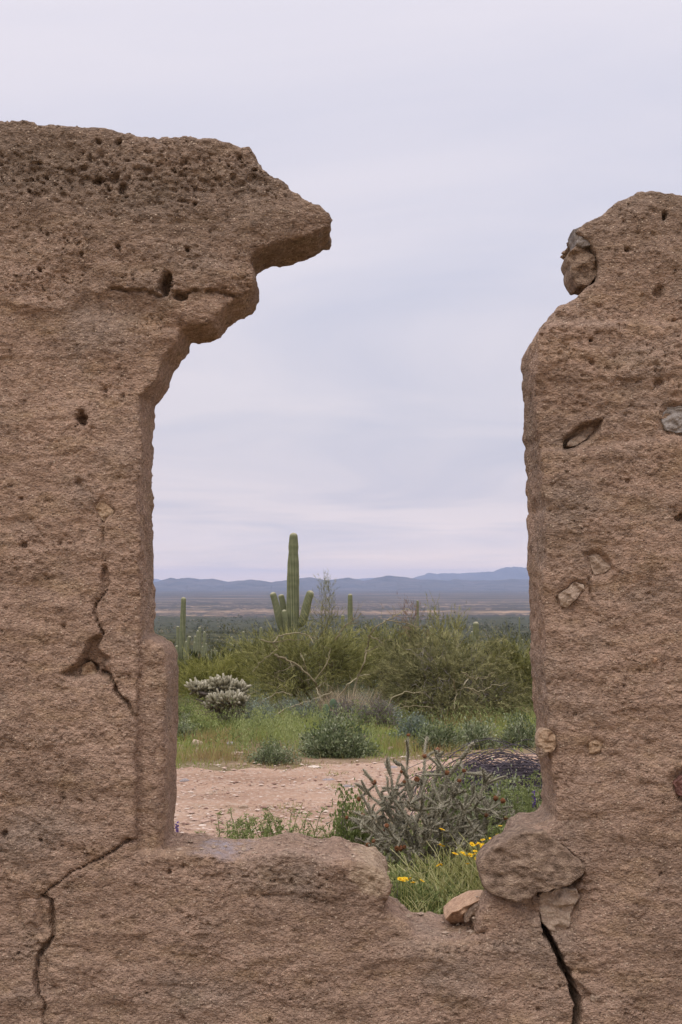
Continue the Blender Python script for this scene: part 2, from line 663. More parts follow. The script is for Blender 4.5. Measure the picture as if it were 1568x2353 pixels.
def ledge(line, amt, decay=140, x0=-9999, x1=9999, sharp=3.5):
    """the wall above the line stands proud of the wall below it"""
    xs = np.array([p[0] for p in line], float)
    ys = np.array([p[1] for p in line], float)
    ly = np.interp(PX, xs, ys)
    d = Wy - ly
    f = 1 / (1 + np.exp(-np.clip(d / sharp, -30, 30))) * np.exp(-np.clip(d, 0, None) / decay)
    m = smooth(x0 - 25, x0 + 25, PX) * (1 - smooth(x1 - 25, x1 + 25, PX))
    REL[:] += amt * f * m


# left part: the heavy upper block stands out over the wall below
ledge([(-300, 690), (0, 695), (60, 716), (140, 712), (200, 680), (250, 668), (340, 690), (430, 735), (600, 740)], 0.024, 260, -400, 620, 7)
ledge([(-300, 400), (100, 398), (200, 402), (330, 418), (480, 410), (620, 400)], 0.006, 60, -400, 640, 4)
ledge([(-300, 1196), (0, 1194), (110, 1190)], 0.008, 60, -400, 100)
ledge([(60, 1236), (110, 1262), (180, 1280), (260, 1278)], 0.010, 70, 90, 260)
ledge([(-300, 1928), (0, 1925), (40, 1908), (110, 1902), (230, 1902)], -0.007, 200, -400, 230)
ledge([(30, 2060), (120, 2050)], 0.004, 90, 20, 130)
ledge([(480, 2040), (620, 2052), (720, 2060), (860, 2088)], 0.005, 50, 520, 900)
ledge([(200, 2172), (260, 2160), (340, 2146)], 0.006, 60, 180, 345)
ledge([(-100, 2210), (90, 2208)], 0.006, 60, -300, 90)
# right part: lifts of rammed earth
ledge([(1200, 748), (1350, 744), (1700, 748)], -0.034, 420, 1200, 2000, 2.5)
ledge([(1200, 880), (1400, 872), (1700, 862)], 0.011, 120, 1200, 2000)
ledge([(1180, 1040), (1300, 1036), (1380, 1030), (1440, 1018), (1700, 1000)], -0.022, 200, 1150, 2000, 3)
ledge([(1180, 1255), (1400, 1248), (1700, 1246)], 0.005, 40, 1200, 2000, 2.5)
ledge([(1400, 1322), (1480, 1330), (1700, 1312)], 0.010, 120, 1420, 2000)
ledge([(1180, 1875), (1330, 1880), (1700, 1850)], 0.012, 110, 1230, 2000, 8)
ledge([(1100, 2175), (1700, 2110)], 0.005, 70, 1300, 2000, 6)
# beds in the low wall under the opening
for k, y0 in enumerate((2150, 2205, 2262, 2318)):
    ledge([(-300, y0 + 20), (400, y0), (1000, y0 + 8), (1320, y0 - 14)], 0.004, 40, 300, 1300, 5)
RELB = REL.copy()
# hollows
pit(380, 650, 13, 22, 0.085)
pit(410, 678, 15, 8, 0.05)
recess([(80, 640), (180, 600), (240, 620), (250, 655), (200, 690), (130, 705), (60, 690)], 0.012, 25)
recess([(180, 660), (250, 680), (330, 700), (330, 740), (240, 740), (170, 712)], 0.014, 22)
recess([(330, 735), (440, 738), (440, 762), (345, 760)], 0.010, 9)
for (x, y, r, d) in ((187, 962, 12, 0.06), (181, 1110, 7, 0.02), (52, 1145, 4, 0.02), (55, 1250, 5, 0.02), (146, 1437, 5, 0.03),
                     (273, 566, 5, 0.03), (434, 572, 4, 0.025), (186, 585, 4, .02), (228, 415, 8, .03), (262, 410, 10, .03),
                     (283, 434, 11, .03), (272, 326, 5, .03), (222, 328, 6, .03), (555, 355, 5, .02), (237, 892, 6, .025),
                     (1530, 496, 7, .04), (1358, 784, 5, .03), (1443, 573, 5, .02), (1515, 668, 11, .03), (1358, 836, 6, .02),
                     (1508, 885, 7, .025), (1440, 1107, 6, .02), (1388, 1310, 5, .02), (1562, 1190, 9, .035), (325, 1312, 5, .025),
                     (347, 1400, 4, .02), (385, 2010, 5, .02), (423, 2342, 5, .015), (1237, 2325, 5, .02),
                     (620, 2378, 6, .02), (622, 2347, 5, .02), (1237, 2290, 4, .015), (1625, 2050, 4, .02), (1820 / 1.196, 2010, 5, .02),
                     (420, 1990, 4, .015), (98, 1932, 5, .02), (8, 1922, 8, .03), (1428, 756, 7, .015), (1520, 752, 6, .015)):
    pit(x, y, r, r * 1.1, d)
pr = np.random.default_rng(3)
for _ in range(420):                       # small blow holes everywhere, denser in the crumbly top bed
    if pr.random() < 0.4:
        x, y = pr.uniform(60, 620), pr.normal(400, 35)
    elif pr.random() < 0.3:
        x, y = pr.uniform(1250, 1600), pr.uniform(480, 1000)
    else:
        x, y = pr.uniform(-30, 1600), pr.uniform(290, 2353)
    r = pr.uniform(2.2, 5.0)
    pit(x, y, r * pr.uniform(1, 2), r, pr.uniform(0.004, 0.013), 0.6)
crack([(143, 1690), (145, 1780), (143, 1880)], 5, 0.006)
crack([(1524, 1480), (1528, 1650), (1524, 1900)], 6, 0.005)
crack([(318, 1440), (322, 1500), (318, 1640)], 5, 0.006)
crack([(0, 1720), (90, 1722), (200, 1716), (340, 1712)], 3, 0.005)
# cracks
crack([(255, 663), (285, 666), (312, 664), (345, 668), (375, 677)], 3.6, 0.030, 1.0)
ledge([(250, 664), (345, 668), (380, 676), (440, 664), (520, 672), (600, 694)], 0.012, 30, 265, 590, 2)
crack([(425, 668), (452, 662), (480, 666), (520, 672), (560, 687), (600, 694)], 4, 0.032, 1.0)
crack([(238, 1185), (236, 1230), (232, 1268), (240, 1290)], 3.2, 0.016, 0.6)
recess([(238, 1295), (250, 1322), (245, 1345), (232, 1360), (230, 1330)], 0.024, 5)
crack([(243, 1355), (222, 1385), (216, 1410), (226, 1438), (236, 1458)], 4.2, 0.028, 0.5)
recess([(236, 1458), (212, 1466), (200, 1478), (186, 1508), (172, 1530), (138, 1550), (172, 1560), (215, 1552), (254, 1556), (236, 1528),
        (250, 1515), (222, 1490)], 0.05, 9, 0.5)
recess([(190, 1515), (215, 1530), (220, 1550), (190, 1552), (185, 1530)], 0.03, 5, 0.5)
crack([(228, 1545), (250, 1556), (268, 1590), (290, 1612), (312, 1655), (323, 1690), (320, 1745)], [7, 7, 6.5, 6, 6, 6, 7], 0.040, 0.9)
crack([(268, 1590), (300, 1640), (316, 1700)], 3, .008, 1)
crack([(290, 1612), (262, 1640)], 3, .01, 1)
crack([(216, 1410), (196, 1436)], 3, .008, 1)
crack([(98, 2180), (150, 2174), (215, 2186)], 3, .008, 1)
crack([(1300, 2230), (1340, 2236), (1372, 2226)], 3, .008, 1)
crack([(320, 1745), (340, 1760), (346, 1800), (348, 1860), (352, 1930)], 7, 0.042, 0.7)
crack([(346, 1640), (350, 1662), (342, 1688)], 4.5, 0.03, 0.5)
crack([(322, 1300), (324, 1330), (330, 1345)], 3.5, 0.02, 0.5)
crack([(352, 1750), (356, 1800), (358, 1930)], 4, 0.018, 0.3)
crack([(404, 1937), (350, 1934), (294, 1932)], 5, 0.035, 0.3)
crack([(294, 1930), (288, 1936)], 10, 0.02, 0.3)
crack([(290, 1934), (262, 1955), (245, 1965), (210, 1983), (172, 2000), (122, 2038), (95, 2060)], [6, 5, 4.5, 4, 3.6, 3.4, 3.4], 0.026, 0.5)
crack([(245, 1968), (200, 2005), (160, 2035), (125, 2070)], 3, 0.008, 0.6)
crack([(95, 2060), (114, 2072), (118, 2108), (122, 2150), (98, 2180), (82, 2205), (80, 2250), (86, 2292)], [5, 9, 11, 6, 8, 5, 5, 8], 0.040, 0.7)
crack([(86, 2292), (103, 2312), (98, 2340), (102, 2380)], [7, 6, 4, 4], 0.03, 0.5)
recess([(90, 2190), (112, 2215), (112, 2250), (106, 2290), (84, 2262), (82, 2215)], 0.022, 6)
crack([(570, 2058), (620, 2062), (660, 2058), (700, 2062), (760, 2075)], 3, 0.010, 0.8)
crack([(518, 455), (521, 500)], 3, 0.010, 0.5)
crack([(1250, 2110), (1256, 2150), (1282, 2190), (1300, 2230), (1318, 2272), (1330, 2310), (1322, 2370)],
      [6, 10, 13.5, 11, 13, 15, 11], 0.17, 1.0)
recess([(1318, 2255), (1345, 2270), (1372, 2290), (1366, 2304), (1334, 2306), (1324, 2290)], 0.02, 7)
crack([(1354, 1330), (1356, 1362), (1360, 1378)], 4, 0.02, 0.4)
crack([(1496, 1270), (1568, 1256)], 3, 0.006)
recess([(1297, 1035), (1296, 1008), (1322, 988), (1348, 972), (1388, 962), (1382, 984), (1352, 1012), (1322, 1030)], 0.055, 8, 0.5)
recess([(1342, 962), (1372, 935), (1440, 940), (1410, 962)], 0.006, 12)
recess([(1512, 945), (1535, 930), (1620, 930), (1620, 1004), (1540, 1004), (1512, 990)], 0.020, 9, 0.5)
recess([(1340, 1270), (1374, 1262), (1400, 1288), (1414, 1308), (1390, 1326), (1360, 1326), (1345, 1296)], 0.024, 10, 0.7)
recess([(1279, 1366), (1318, 1332), (1348, 1345), (1326, 1380), (1300, 1402), (1280, 1390)], 0.014, 8, 0.7)
recess([(1346, 1705), (1372, 1694), (1394, 1708), (1390, 1728), (1368, 1742), (1350, 1728)], 0.010, 9, 0.8)
recess([(1230, 1680), (1262, 1664), (1286, 1690), (1278, 1732), (1250, 1748), (1228, 1735)], 0.010, 9, 0.8)
recess([(1530, 1790), (1580, 1760), (1640, 1780), (1640, 1840), (1560, 1840)], 0.018, 10, 0.6)
recess([(212, 1160), (236, 1140), (266, 1170), (264, 1186), (236, 1204), (222, 1190)], 0.013, 9, 0.8)
crack([(236, 1140), (190, 1130)], 4, 0.008)
recess([(1236, 2055), (1300, 2038), (1344, 2050), (1330, 2110), (1318, 2152), (1262, 2150), (1238, 2100)], 0.022, 9, 0.6)
recess([(1098, 1980), (1160, 1935), (1240, 1916), (1296, 1950), (1342, 1984), (1342, 2004), (1312, 2040), (1250, 2062), (1232, 2066),
        (1150, 2056), (1110, 2052)], 0.028, 10, 0.6)
recess([(1120, 2060), (1220, 2064), (1240, 2100), (1228, 2112), (1170, 2076)], 0.022, 10, .8)
recess([(1290, 2035), (1335, 2000), (1345, 2010), (1325, 2042)], 0.09, 5, 0.3)
recess([(1052, 2120), (1075, 2080), (1100, 2056), (1124, 2066), (1112, 2104), (1080, 2124)], 0.030, 7, 0.4)
recess([(36, 2066), (100, 2062), (114, 2100), (116, 2150), (60, 2160), (40, 2120)], 0.008, 6, 0.4)
# sandy tooth at the size of the grid, rougher in the crumbly places
crumb = 1.3 * np.exp(-((PY - 395) / 62) ** 2) * (PX < 660) + 0.45 * np.exp(-((PY - 620) / 90) ** 2) * (PX < 600) + 0.4 * np.exp(-((PY - 810) / 110) ** 2) * (PX > 1200) + 0.7 * smooth(0.15, 0.7, fbm(PX / 150, PY / 80, 3, 177)) + 0.5 * np.exp(-((PY - 2030) / 60) ** 2) * (PX > 450) * (PX < 900)
rough = 0.0015 + 0.0022 * smooth(0.0, 0.7, fbm(PX / 120, PY / 60, 3, 77)) + 0.0022 * np.clip(crumb, 0, 1)
tooth = rough * (pr.normal(size=PX.shape) * 0.55 + perlin(Wx / 10.5, Wy / 6.5, 61) * 1.2 + perlin(PX / 6, PY / 4, 62) * 1.1)
REL += tooth
REL += 0.026 * np.clip(crumb, 0, 1.2) * np.clip(fbm(Wx / 17, Wy / 12, 3, 81, .6) - 0.30, 0, .7)
REL += 0.007 * np.clip(fbm(Wx / 40, Wy / 16, 3, 83, .6) - 0.45, 0, .8) + 0.006 * np.clip(0.10 - np.abs(fbm(Wx / 90, Wy / 30, 3, 85)), 0, .1) * 10 * smooth(.1, .6, fbm(PX / 200, PY / 160, 2, 87))
# the sill and broken tops are worn round: the front face leans back near the free edge
near = np.clip(-sd, 0, 0.10)
REL += 0.010 * (1 - near / 0.10) ** 2

noise3 = 0.007 * vol_noise(GX, GY, GZ, 0.075, 1) + 0.005 * vol_noise(GX, GY, GZ, 0.031, 2) + 0.0045 * vol_noise(GX, GY, GZ, 0.013, 3)


def smax(a, b, k):
    h = np.maximum(k - np.abs(a - b), 0) / k
    return np.maximum(a, b) + h * h * k * 0.25


yy = GY[None, :, None].astype(np.float32)
A = sd[:, None, :] + noise3
KR = (0.008 + 0.016 * (1 - smooth(0.95, 1.15, Z2)) * (np.abs(X2) < 0.75)).astype(np.float32)[:, None, :]
Fm = smax(A + 0.0, (WF + REL).astype(np.float32)[:, None, :] - yy, KR)
backrel = (0.012 * fbm(PX / 150, PY / 110, 3, 91)).astype(np.float32)
Fm = smax(Fm, yy - (WB + backrel)[:, None, :], 0.035)
del A
# the back leaf of the jamb that still reaches into the opening
leaf_poly = w2([(330, 1440), (357, 1456), (380, 1462), (398, 1474), (408, 1495), (411, 1530), (410, 1600), (409, 1700), (408, 1800),
                (405, 1850), (402, 1880), (402, 1945), (330, 1945)], WB)
s2 = poly_sd(X2, Z2, leaf_poly).astype(np.float32)
lf = (4.035 + 0.006 * fbm(PX / 70, PY / 40, 4, 14) + tooth
      + 0.02 * smooth(1700, 1900, PY) * smooth(352, 372, PX)).astype(np.float32)
L3 = smax(s2[:, None, :] + noise3 * 0.6, lf[:, None, :] - yy, 0.03)
L3 = smax(L3, yy - np.float32(WB + 0.002), 0.02)
Fm = np.minimum(Fm, L3)
# worn shoulder of earth under the boulder, left of the wide crack
mound = w2([(1096, 2150), (1100, 2118), (1106, 2092), (1118, 2066), (1136, 2054), (1160, 2052), (1184, 2060), (1210, 2074), (1232, 2092), (1240, 2150)], WF)
s3 = poly_sd(X2, Z2, mound).astype(np.float32)
M3 = smax(s3[:, None, :] + noise3 * 0.8, (WF + 0.004 + REL * 0.7).astype(np.float32)[:, None, :] - yy, 0.03)
M3 = smax(M3, yy - np.float32(4.17), 0.05)
Fm = np.minimum(Fm, M3)
del M3
del L3


def surface_nets(F, xs, ys, zs):
    ins = F < 0
    nx, ny, nz = F.shape
    c = np.zeros((nx - 1, ny - 1, nz - 1), np.int8)
    for i in (0, 1):
        for j in (0, 1):
            for k in (0, 1):
                c += ins[i:nx - 1 + i, j:ny - 1 + j, k:nz - 1 + k]
    act = (c > 0) & (c < 8)
    I, J, K = np.nonzero(act)
    idx = np.full(act.shape, -1, np.int32)
    idx[I, J, K] = np.arange(len(I))
    acc = np.zeros((len(I), 3))
    cnt = np.zeros(len(I))
    for ax in range(3):
        for a in (0, 1):
            for b in (0, 1):
                o = [0, 0, 0]
                oo = [x for x in range(3) if x != ax]
                o[oo[0]], o[oo[1]] = a, b
                p = (I + o[0], J + o[1], K + o[2])
                q = list(p)
                q[ax] = q[ax] + 1
                f0, f1 = F[p], F[tuple(q)]
                m = (f0 < 0) != (f1 < 0)
                t = np.where(m, f0 / np.where(m, f0 - f1, 1), 0)
                pos = [xs[p[0]], ys[p[1]], zs[p[2]]]
                nxt = [xs[q[0]], ys[q[1]], zs[q[2]]][ax]
                pos[ax] = pos[ax] + t * (nxt - pos[ax])
                for d in range(3):
                    acc[:, d] += np.where(m, pos[d], 0)
                cnt += m
    V = acc / cnt[:, None]
    Q = []
    for ax in range(3):
        sl0 = [slice(1, -1)] * 3
        sl1 = [slice(1, -1)] * 3
        sl0[ax] = slice(0, -1)
        sl1[ax] = slice(1, None)
        a, b = ins[tuple(sl0)], ins[tuple(sl1)]
        m = a != b
        i, j, k = np.nonzero(m)
        fl = a[i, j, k]
        off = [1, 1, 1]
        off[ax] = 0
        p = [i + off[0], j + off[1], k + off[2]]
        u, v = [(1, 2), (2, 0), (0, 1)][ax]

        def cell(du, dv):
            r = [x.copy() for x in p]
            r[u] = r[u] - du
            r[v] = r[v] - dv
            return idx[r[0], r[1], r[2]]
        q = np.stack([cell(1, 1), cell(0, 1), cell(0, 0), cell(1, 0)], 1)
        q[~fl] = q[~fl][:, ::-1]
        Q.append(q)
    return V, np.concatenate(Q)


Vw, Qw = surface_nets(Fm, GX, GY, GZ)
del Fm
wall = thing('adobe_wall', 'ruined brown earth wall with a broken window opening and deep cracks', 'wall', (0, 4.17, 0))
body = mesh_obj('wall_body', Vw - np.array([0, 4.17, 0]), [Qw], M_WALL, wall)


def resample(pts, n):
    P = np.array(list(pts) + [pts[0]], float)
    d = np.concatenate([[0], np.cumsum(np.linalg.norm(np.diff(P, axis=0), axis=1))])
    t = np.linspace(0, d[-1], n, endpoint=False)
    return np.stack([np.interp(t, d, P[:, 0]), np.interp(t, d, P[:, 1])], 1)


_sid = [0]


def stone(pts, yf, depth, bulge, mat, label=None, tilt=(0, 0), rough=0.012, yref=None):
    """an embedded stone with the given face outline, its face at distance yf, reaching depth into the wall"""
    _sid[0] += 1
    s = _sid[0]
    n = 72
    fr = np.random.default_rng(s * 7 + 1)
    R = resample(pts, n)
    W = np.array(w2(R, yref or yf))
    c = W.mean(0)
    size = np.abs(W - c).max()
    yf = yf + float(RELB[np.argmin(np.abs(GX - c[0] * WF / (yref or yf))), np.argmin(np.abs(GZ - (EYE + (c[1] - EYE) * WF / (yref or yf))))]) * (yf < 4.06)
    W = W + (W - c) / (np.linalg.norm(W - c, axis=1)[:, None] + 1e-9) * (perlin(W[:, 0] / .022, W[:, 1] / .022, s) * min(rough, .012) * .45)[:, None]
    ns = 9
    seeds = c + fr.uniform(-1, 1, (ns, 2)) * np.array([np.abs(W[:, 0] - c[0]).max(), np.abs(W[:, 1] - c[1]).max()])
    sl = fr.normal(size=(ns, 2)) * (0.30 if size < .09 else 0.17)
    of = fr.normal(size=ns) * 0.035 * size
    rings = [(0.6, depth), (0.92, depth * 0.75), (1.0, depth * 0.35), (1.0, 0.012), (0.985, 0.003), (0.95, -bulge * .4)] + \
        [(q, -bulge * (1 - q * q)) for q in np.linspace(.90, .04, 15)]
    V = []
    for k, (sc, dy) in enumerate(rings):
        xz = c + (W - c) * sc
        d2 = ((xz[:, None] - seeds[None]) ** 2).sum(-1) + 1e-8
        wt = d2 ** -5.0
        wt /= wt.sum(1, keepdims=True)
        fac = (wt * (((xz[:, None] - seeds[None]) * sl[None]).sum(-1) + of[None])).sum(1)
        nn = perlin(xz[:, 0] / .035, xz[:, 1] / .018, s) * rough * .35 + perlin(xz[:, 0] / .013, xz[:, 1] / .008, s + 5) * rough * .22
        if k < 3:
            nn, fac = nn * .5, fac * 0
        y = yf + dy + nn + fac + (xz[:, 0] - c[0]) * tilt[0] + (xz[:, 1] - c[1]) * tilt[1]
        V.append(np.stack([xz[:, 0], y, xz[:, 1]], 1))
    V.append(np.array([[c[0], yf - bulge, c[1]], [c[0], yf + depth, c[1]]]))
    V[-1][0, 1] = V[-2][:, 1].mean()
    V = np.concatenate(V)
    F = []
    nr = len(rings)
    for k in range(nr - 1):
        for i in range(n):
            j = (i + 1) % n
            F.append((k * n + i, k * n + j, (k + 1) * n + j, (k + 1) * n + i))
    T = [((nr - 1) * n + i, (nr - 1) * n + (i + 1) % n, nr * n) for i in range(n)] + [((i + 1) % n, i, nr * n + 1) for i in range(n)]
    o = mesh_obj('stone', V - np.array([0, 4.17, 0]), [np.array(F), np.array(T)], mat, wall)
    if label:
        o['label'] = label
    return o


stone([(1100, 1992), (1112, 1968), (1140, 1946), (1172, 1926), (1206, 1912), (1248, 1908), (1280, 1930), (1302, 1950), (1342, 1984),
       (1340, 1998), (1318, 2022), (1296, 2034), (1270, 2040), (1232, 2050), (1218, 2062), (1190, 2066), (1158, 2062), (1128, 2056), (1108, 2036)],
      4.000, 0.22, 0.006, M_ST_DARK, 'large dark brown boulder jutting into the broken opening', tilt=(-0.06, 0.10), rough=0.020)
stone([(1242, 2060), (1262, 2050), (1296, 2044), (1328, 2048), (1338, 2062), (1326, 2082), (1318, 2104), (1314, 2132), (1302, 2150),
       (1282, 2152), (1262, 2140), (1250, 2124), (1240, 2092)], 4.000, 0.12, 0.006, M_ST_TAN, 'pale angular stone beside the widest crack', tilt=(-0.04, -.1))
stone([(1022, 2104), (1034, 2088), (1062, 2068), (1094, 2050), (1116, 2050), (1120, 2070), (1100, 2106), (1070, 2128), (1036, 2126)],
      4.15, 0.20, 0.0, M_ST_ORG, 'orange tan stone lying in the low point of the gap', tilt=(0.15, -1.1), rough=.005, yref=4.2)
stone([(1062, 2106), (1072, 2084), (1094, 2062), (1114, 2062), (1118, 2078), (1106, 2100), (1084, 2112)], 4.09, 0.10, 0.004, M_ST_DARK, yref=4.16)
stone([(1298, 1028), (1306, 1014), (1330, 998), (1358, 978), (1378, 968), (1374, 984), (1350, 1006), (1322, 1026)], 4.044, 0.08, 0.003, M_ST_TAN, tilt=(.15, .3))
stone([(1517, 950), (1532, 938), (1570, 935), (1610, 945), (1606, 992), (1560, 998), (1526, 992), (1516, 975)], 4.012, 0.12, 0.010, M_ST_GREY, 'rounded grey stone at the right edge of the wall')
stone([(1348, 1280), (1366, 1270), (1384, 1284), (1402, 1306), (1386, 1318), (1362, 1322), (1354, 1300)], 4.020, 0.08, 0.002, M_ST_TAN, rough=.008)
stone([(1283, 1366), (1300, 1356), (1318, 1338), (1340, 1342), (1343, 1352), (1324, 1376), (1302, 1396), (1288, 1394)], 3.998, 0.08, 0.004, M_ST_TAN, tilt=(.05, -.05), rough=.009)
stone([(1354, 1710), (1364, 1702), (1380, 1702), (1390, 1708), (1384, 1726), (1370, 1736), (1356, 1730)], 4.002, 0.08, 0.001, M_ST_OCH, rough=.008)
stone([(1236, 1690), (1248, 1674), (1264, 1676), (1278, 1692), (1279, 1712), (1268, 1730), (1252, 1730), (1236, 1716)], 4.004, 0.1, 0.006, M_ST_OCH, rough=.010)
stone([(1238, 1722), (1246, 1716), (1256, 1734), (1248, 1742), (1238, 1738)], 4.0, 0.08, 0.008, M_ST_DARK, rough=.004)
stone([(1546, 1800), (1560, 1782), (1600, 1774), (1630, 1790), (1620, 1826), (1570, 1834), (1550, 1820)], 4.004, 0.1, 0.01, M_ST_RED)
stone([(218, 1164), (236, 1146), (262, 1172), (258, 1184), (238, 1200), (226, 1186)], 4.010, 0.08, 0.002, M_ST_OCH, rough=.008)
stone([(1364, 2272), (1374, 2268), (1382, 2280), (1378, 2296), (1366, 2304), (1358, 2298), (1360, 2284)], 4.002, 0.06, 0.002, M_ST_TAN, rough=.006)
stone([(44, 2072), (64, 2066), (98, 2070), (104, 2084), (110, 2114), (112, 2146), (86, 2154), (56, 2150), (48, 2112)], 4.000, 0.06, 0.006, M_WALL, rough=.006)
stone([(188, 1528), (206, 1520), (218, 1536), (222, 1552), (200, 1556), (184, 1550)], 4.035, 0.05, 0.004, M_ST_OCH, rough=.006)
stone([(1318, 526), (1334, 521), (1366, 522), (1380, 538), (1374, 562), (1340, 566), (1326, 560), (1322, 545)], 4.02, 0.16, 0.004, M_ST_GREY,
      'pale grey stone on the notch of the right wall', rough=.008)
stone([(1308, 600), (1304, 588), (1314, 572), (1326, 562), (1376, 558), (1388, 590), (1380, 625), (1354, 656), (1328, 658), (1314, 636)],
      4.035, 0.20, 0.004, M_ST_DARK, 'dark brown stone hanging out of the right wall', rough=.012)
stone([(1500, 1512), (1509, 1510), (1510, 1518), (1502, 1522)], 3.99, 0.03, 0.005, M_ST_ORG, rough=.001)

crumb_bm = MB()
top_v = Vw[(Vw[:, 2] < 1.0) & (Vw[:, 1] > 4.02) & (Vw[:, 1] < 4.33) & (np.abs(Vw[:, 0]) < .62)]
octa0 = np.array([(1, 0, 0), (0, 1, 0), (-1, 0, 0), (0, -1, 0), (.1, 0, .6), (0, 0, -.5)], float)
oct_f = np.array([(0, 1, 4), (1, 2, 4), (2, 3, 4), (3, 0, 4), (1, 0, 5), (2, 1, 5), (3, 2, 5), (0, 3, 5)])
for q in range(260):
    a, b = (rng.uniform(-.52, .16) if q % 3 else rng.uniform(.2, .5)), 4.05 + .26 * rng.random() ** 1.3
    near_v = top_v[(np.abs(top_v[:, 0] - a) < .008) & (np.abs(top_v[:, 1] - b) < .012)]
    if len(near_v) == 0:
        continue
    zt = near_v[:, 2].max()
    if zt < .5:
        continue
    r = rng.exponential(.0022) + .0018
    crumb_bm.add(octa0 * (1 + rng.normal(size=(6, 3)) * .25) * r + [a, b - 4.17, zt + r * .2], oct_f, rng.uniform(0, 1))
if crumb_bm.v:
    crumb_bm.build('crumbs', M_ST_TAN, wall, False)['kind'] = 'stuff'

# ================================================================== GROUND
TY = np.array([-40, 0, 4, 6, 9.6, 14, 18, 22, 27, 40, 60, 100, 200, 500, 1200, 2400, 4000, 60000], float)
TH = np.array([0.3, 0, 0, -0.06, -0.25, -0.35, -0.55, -0.84, -1.2, -2.1, -3.0, -5.6, -11, -23, -44, -59, -61, -61], float)


def terr(x, y):
    x, y = np.asarray(x, float), np.asarray(y, float)
    h = np.interp(y, TY, TH)
    a = np.clip(y / 60, 0.0, 12)
    h = h + 0.035 * perlin(x / 1.7, y / 1.7, 1) * smooth(5, 8, np.abs(y)) + 0.5 * a * 0.3 * perlin(x / 23, y / 31, 2) * smooth(25, 60, y) * (1 - smooth(2500, 5000, y))
    h = h + 3.5 * perlin(x / 190, y / 260, 3) * smooth(120, 500, y) * (1 - smooth(1500, 3500, y))
    return h


def gz(x, y):
    return float(terr(x, y))


rows = np.concatenate([np.arange(-14, 30, 0.28), np.geomspace(30, 24000, 200)])
us = np.sinh(np.linspace(-3.2, 3.2, 150)) / math.sinh(3.2)
GYY, UU = np.meshgrid(rows, us, indexing='ij')
GXX = UU * (np.abs(GYY) * 0.95 + 16)
GZZ = terr(GXX, GYY)
Vg = np.stack([GXX, GYY, GZZ], -1).reshape(-1, 3)
nr, nc = GYY.shape
ii = (np.arange(nr - 1)[:, None] * nc + np.arange(nc - 1)[None]).ravel()
Fg = np.stack([ii, ii + 1, ii + nc + 1, ii + nc], 1)

t = NT('desert_ground', 0.95, 0.1)
so = t.sep(t.tc)
yv = so[1]
near_c = t.ramp(t.noise(3.5, 6, 0.65), [(0.3, (0.145, 0.100, 0.062)), (0.5, (0.235, 0.165, 0.105)), (0.7, (0.31, 0.22, 0.15))])
near_c = t.mix(t.ramp(t.noise(0.9, 4), [(0.42, 0.0), (0.6, 0.5)]), near_c, (0.12, 0.115, 0.045))
mid_c = t.ramp(t.noise(0.10, 9, 0.82), [(0.42, (0.022, 0.026, 0.009)), (0.54, (0.052, 0.052, 0.019)), (0.68, (0.15, 0.12, 0.07))])
mv = t.map((0.0012, 0.012, 1))
far_c = t.ramp(t.noise(1.0, 6, 0.66, mv), [(0.32, (0.014, 0.020, 0.010)), (0.46, (0.055, 0.046, 0.034)), (0.54, (0.085, 0.060, 0.050)), (0.575, (0.29, 0.205, 0.135)), (0.65, (0.40, 0.275, 0.175))])
far_c = t.mix(t.ramp(t.noise(0.006, 5, 0.7), [(0.35, 0.65), (0.6, 0.1)]), far_c, (0.032, 0.036, 0.022))
fard = t.math('MULTIPLY', t.math('SUBTRACT', yv, 5000), 1 / 9000, clamp=True)
far_c = t.mix(t.math('MULTIPLY', fard, 0.8), far_c, (0.030, 0.034, 0.026))
f1 = t.math('MULTIPLY', t.math('SUBTRACT', yv, 24), 1 / 20, clamp=True)
edge_n = t.math('MULTIPLY', t.math('SUBTRACT', t.noise(0.004, 4, 0.6), 0.5), 1400)
f2 = t.math('MULTIPLY', t.math('SUBTRACT', t.math('ADD', yv, edge_n), 1850), 1 / 260, clamp=True)
band = t.math('SUBTRACT', 1.0, t.math('ABSOLUTE', t.math('MULTIPLY', t.math('SUBTRACT', t.math('ADD', yv, t.math('MULTIPLY', edge_n, 0.35)), 2620), 1 / 190)), clamp=True)
far_c = t.mix(t.math('MULTIPLY', band, t.ramp(t.noise(0.01, 4, 0.7), [(.40, .1), (.62, .75)])), far_c, (0.42, 0.28, 0.17))
c = t.mix(f1, near_c, mid_c)
c = t.mix(f2, c, far_c)
t.color(c)
t.bump(t.noise(30, 5, 0.7), 0.6, 0.03)
M_GROUND = t.m
ground = mesh_obj('ground', Vg, [Fg], M_GROUND)
tag(ground, kind='structure')

# ---- dirt track crossing in front of the thicket
t = NT('track_dirt', 0.95, 0.1)
c = t.ramp(t.noise(1.1, 6, 0.6, t.map((0.6, 1.4, 1))), [(0.32, (0.285, 0.180, 0.120)), (0.5, (0.390, 0.258, 0.180)), (0.68, (0.460, 0.320, 0.230))])
c = t.mix(0.7, c, t.ramp(t.noise(38, 4, 0.7), [(0.32, 0.70), (0.5, 1.0), (0.68, 1.15)]), 'MULTIPLY')
vr = t.voronoi(30, None, 'Color')
c = t.mix(t.math('MULTIPLY', t.math('GREATER_THAN', t.sep(vr)[0], 0.8), 0.5), c, (0.50, 0.40, 0.32))
c = t.mix(t.ramp(t.noise(2.4, 5, 0.7), [(0.55, 0.0), (0.70, 0.45)]), c, (0.22, 0.16, 0.09))
t.color(c)
t.bump(t.math('ADD', t.noise(45, 5, 0.75), t.math('MULTIPLY', t.voronoi(32), -0.6)), 0.9, 0.02)
M_TRACK = t.m


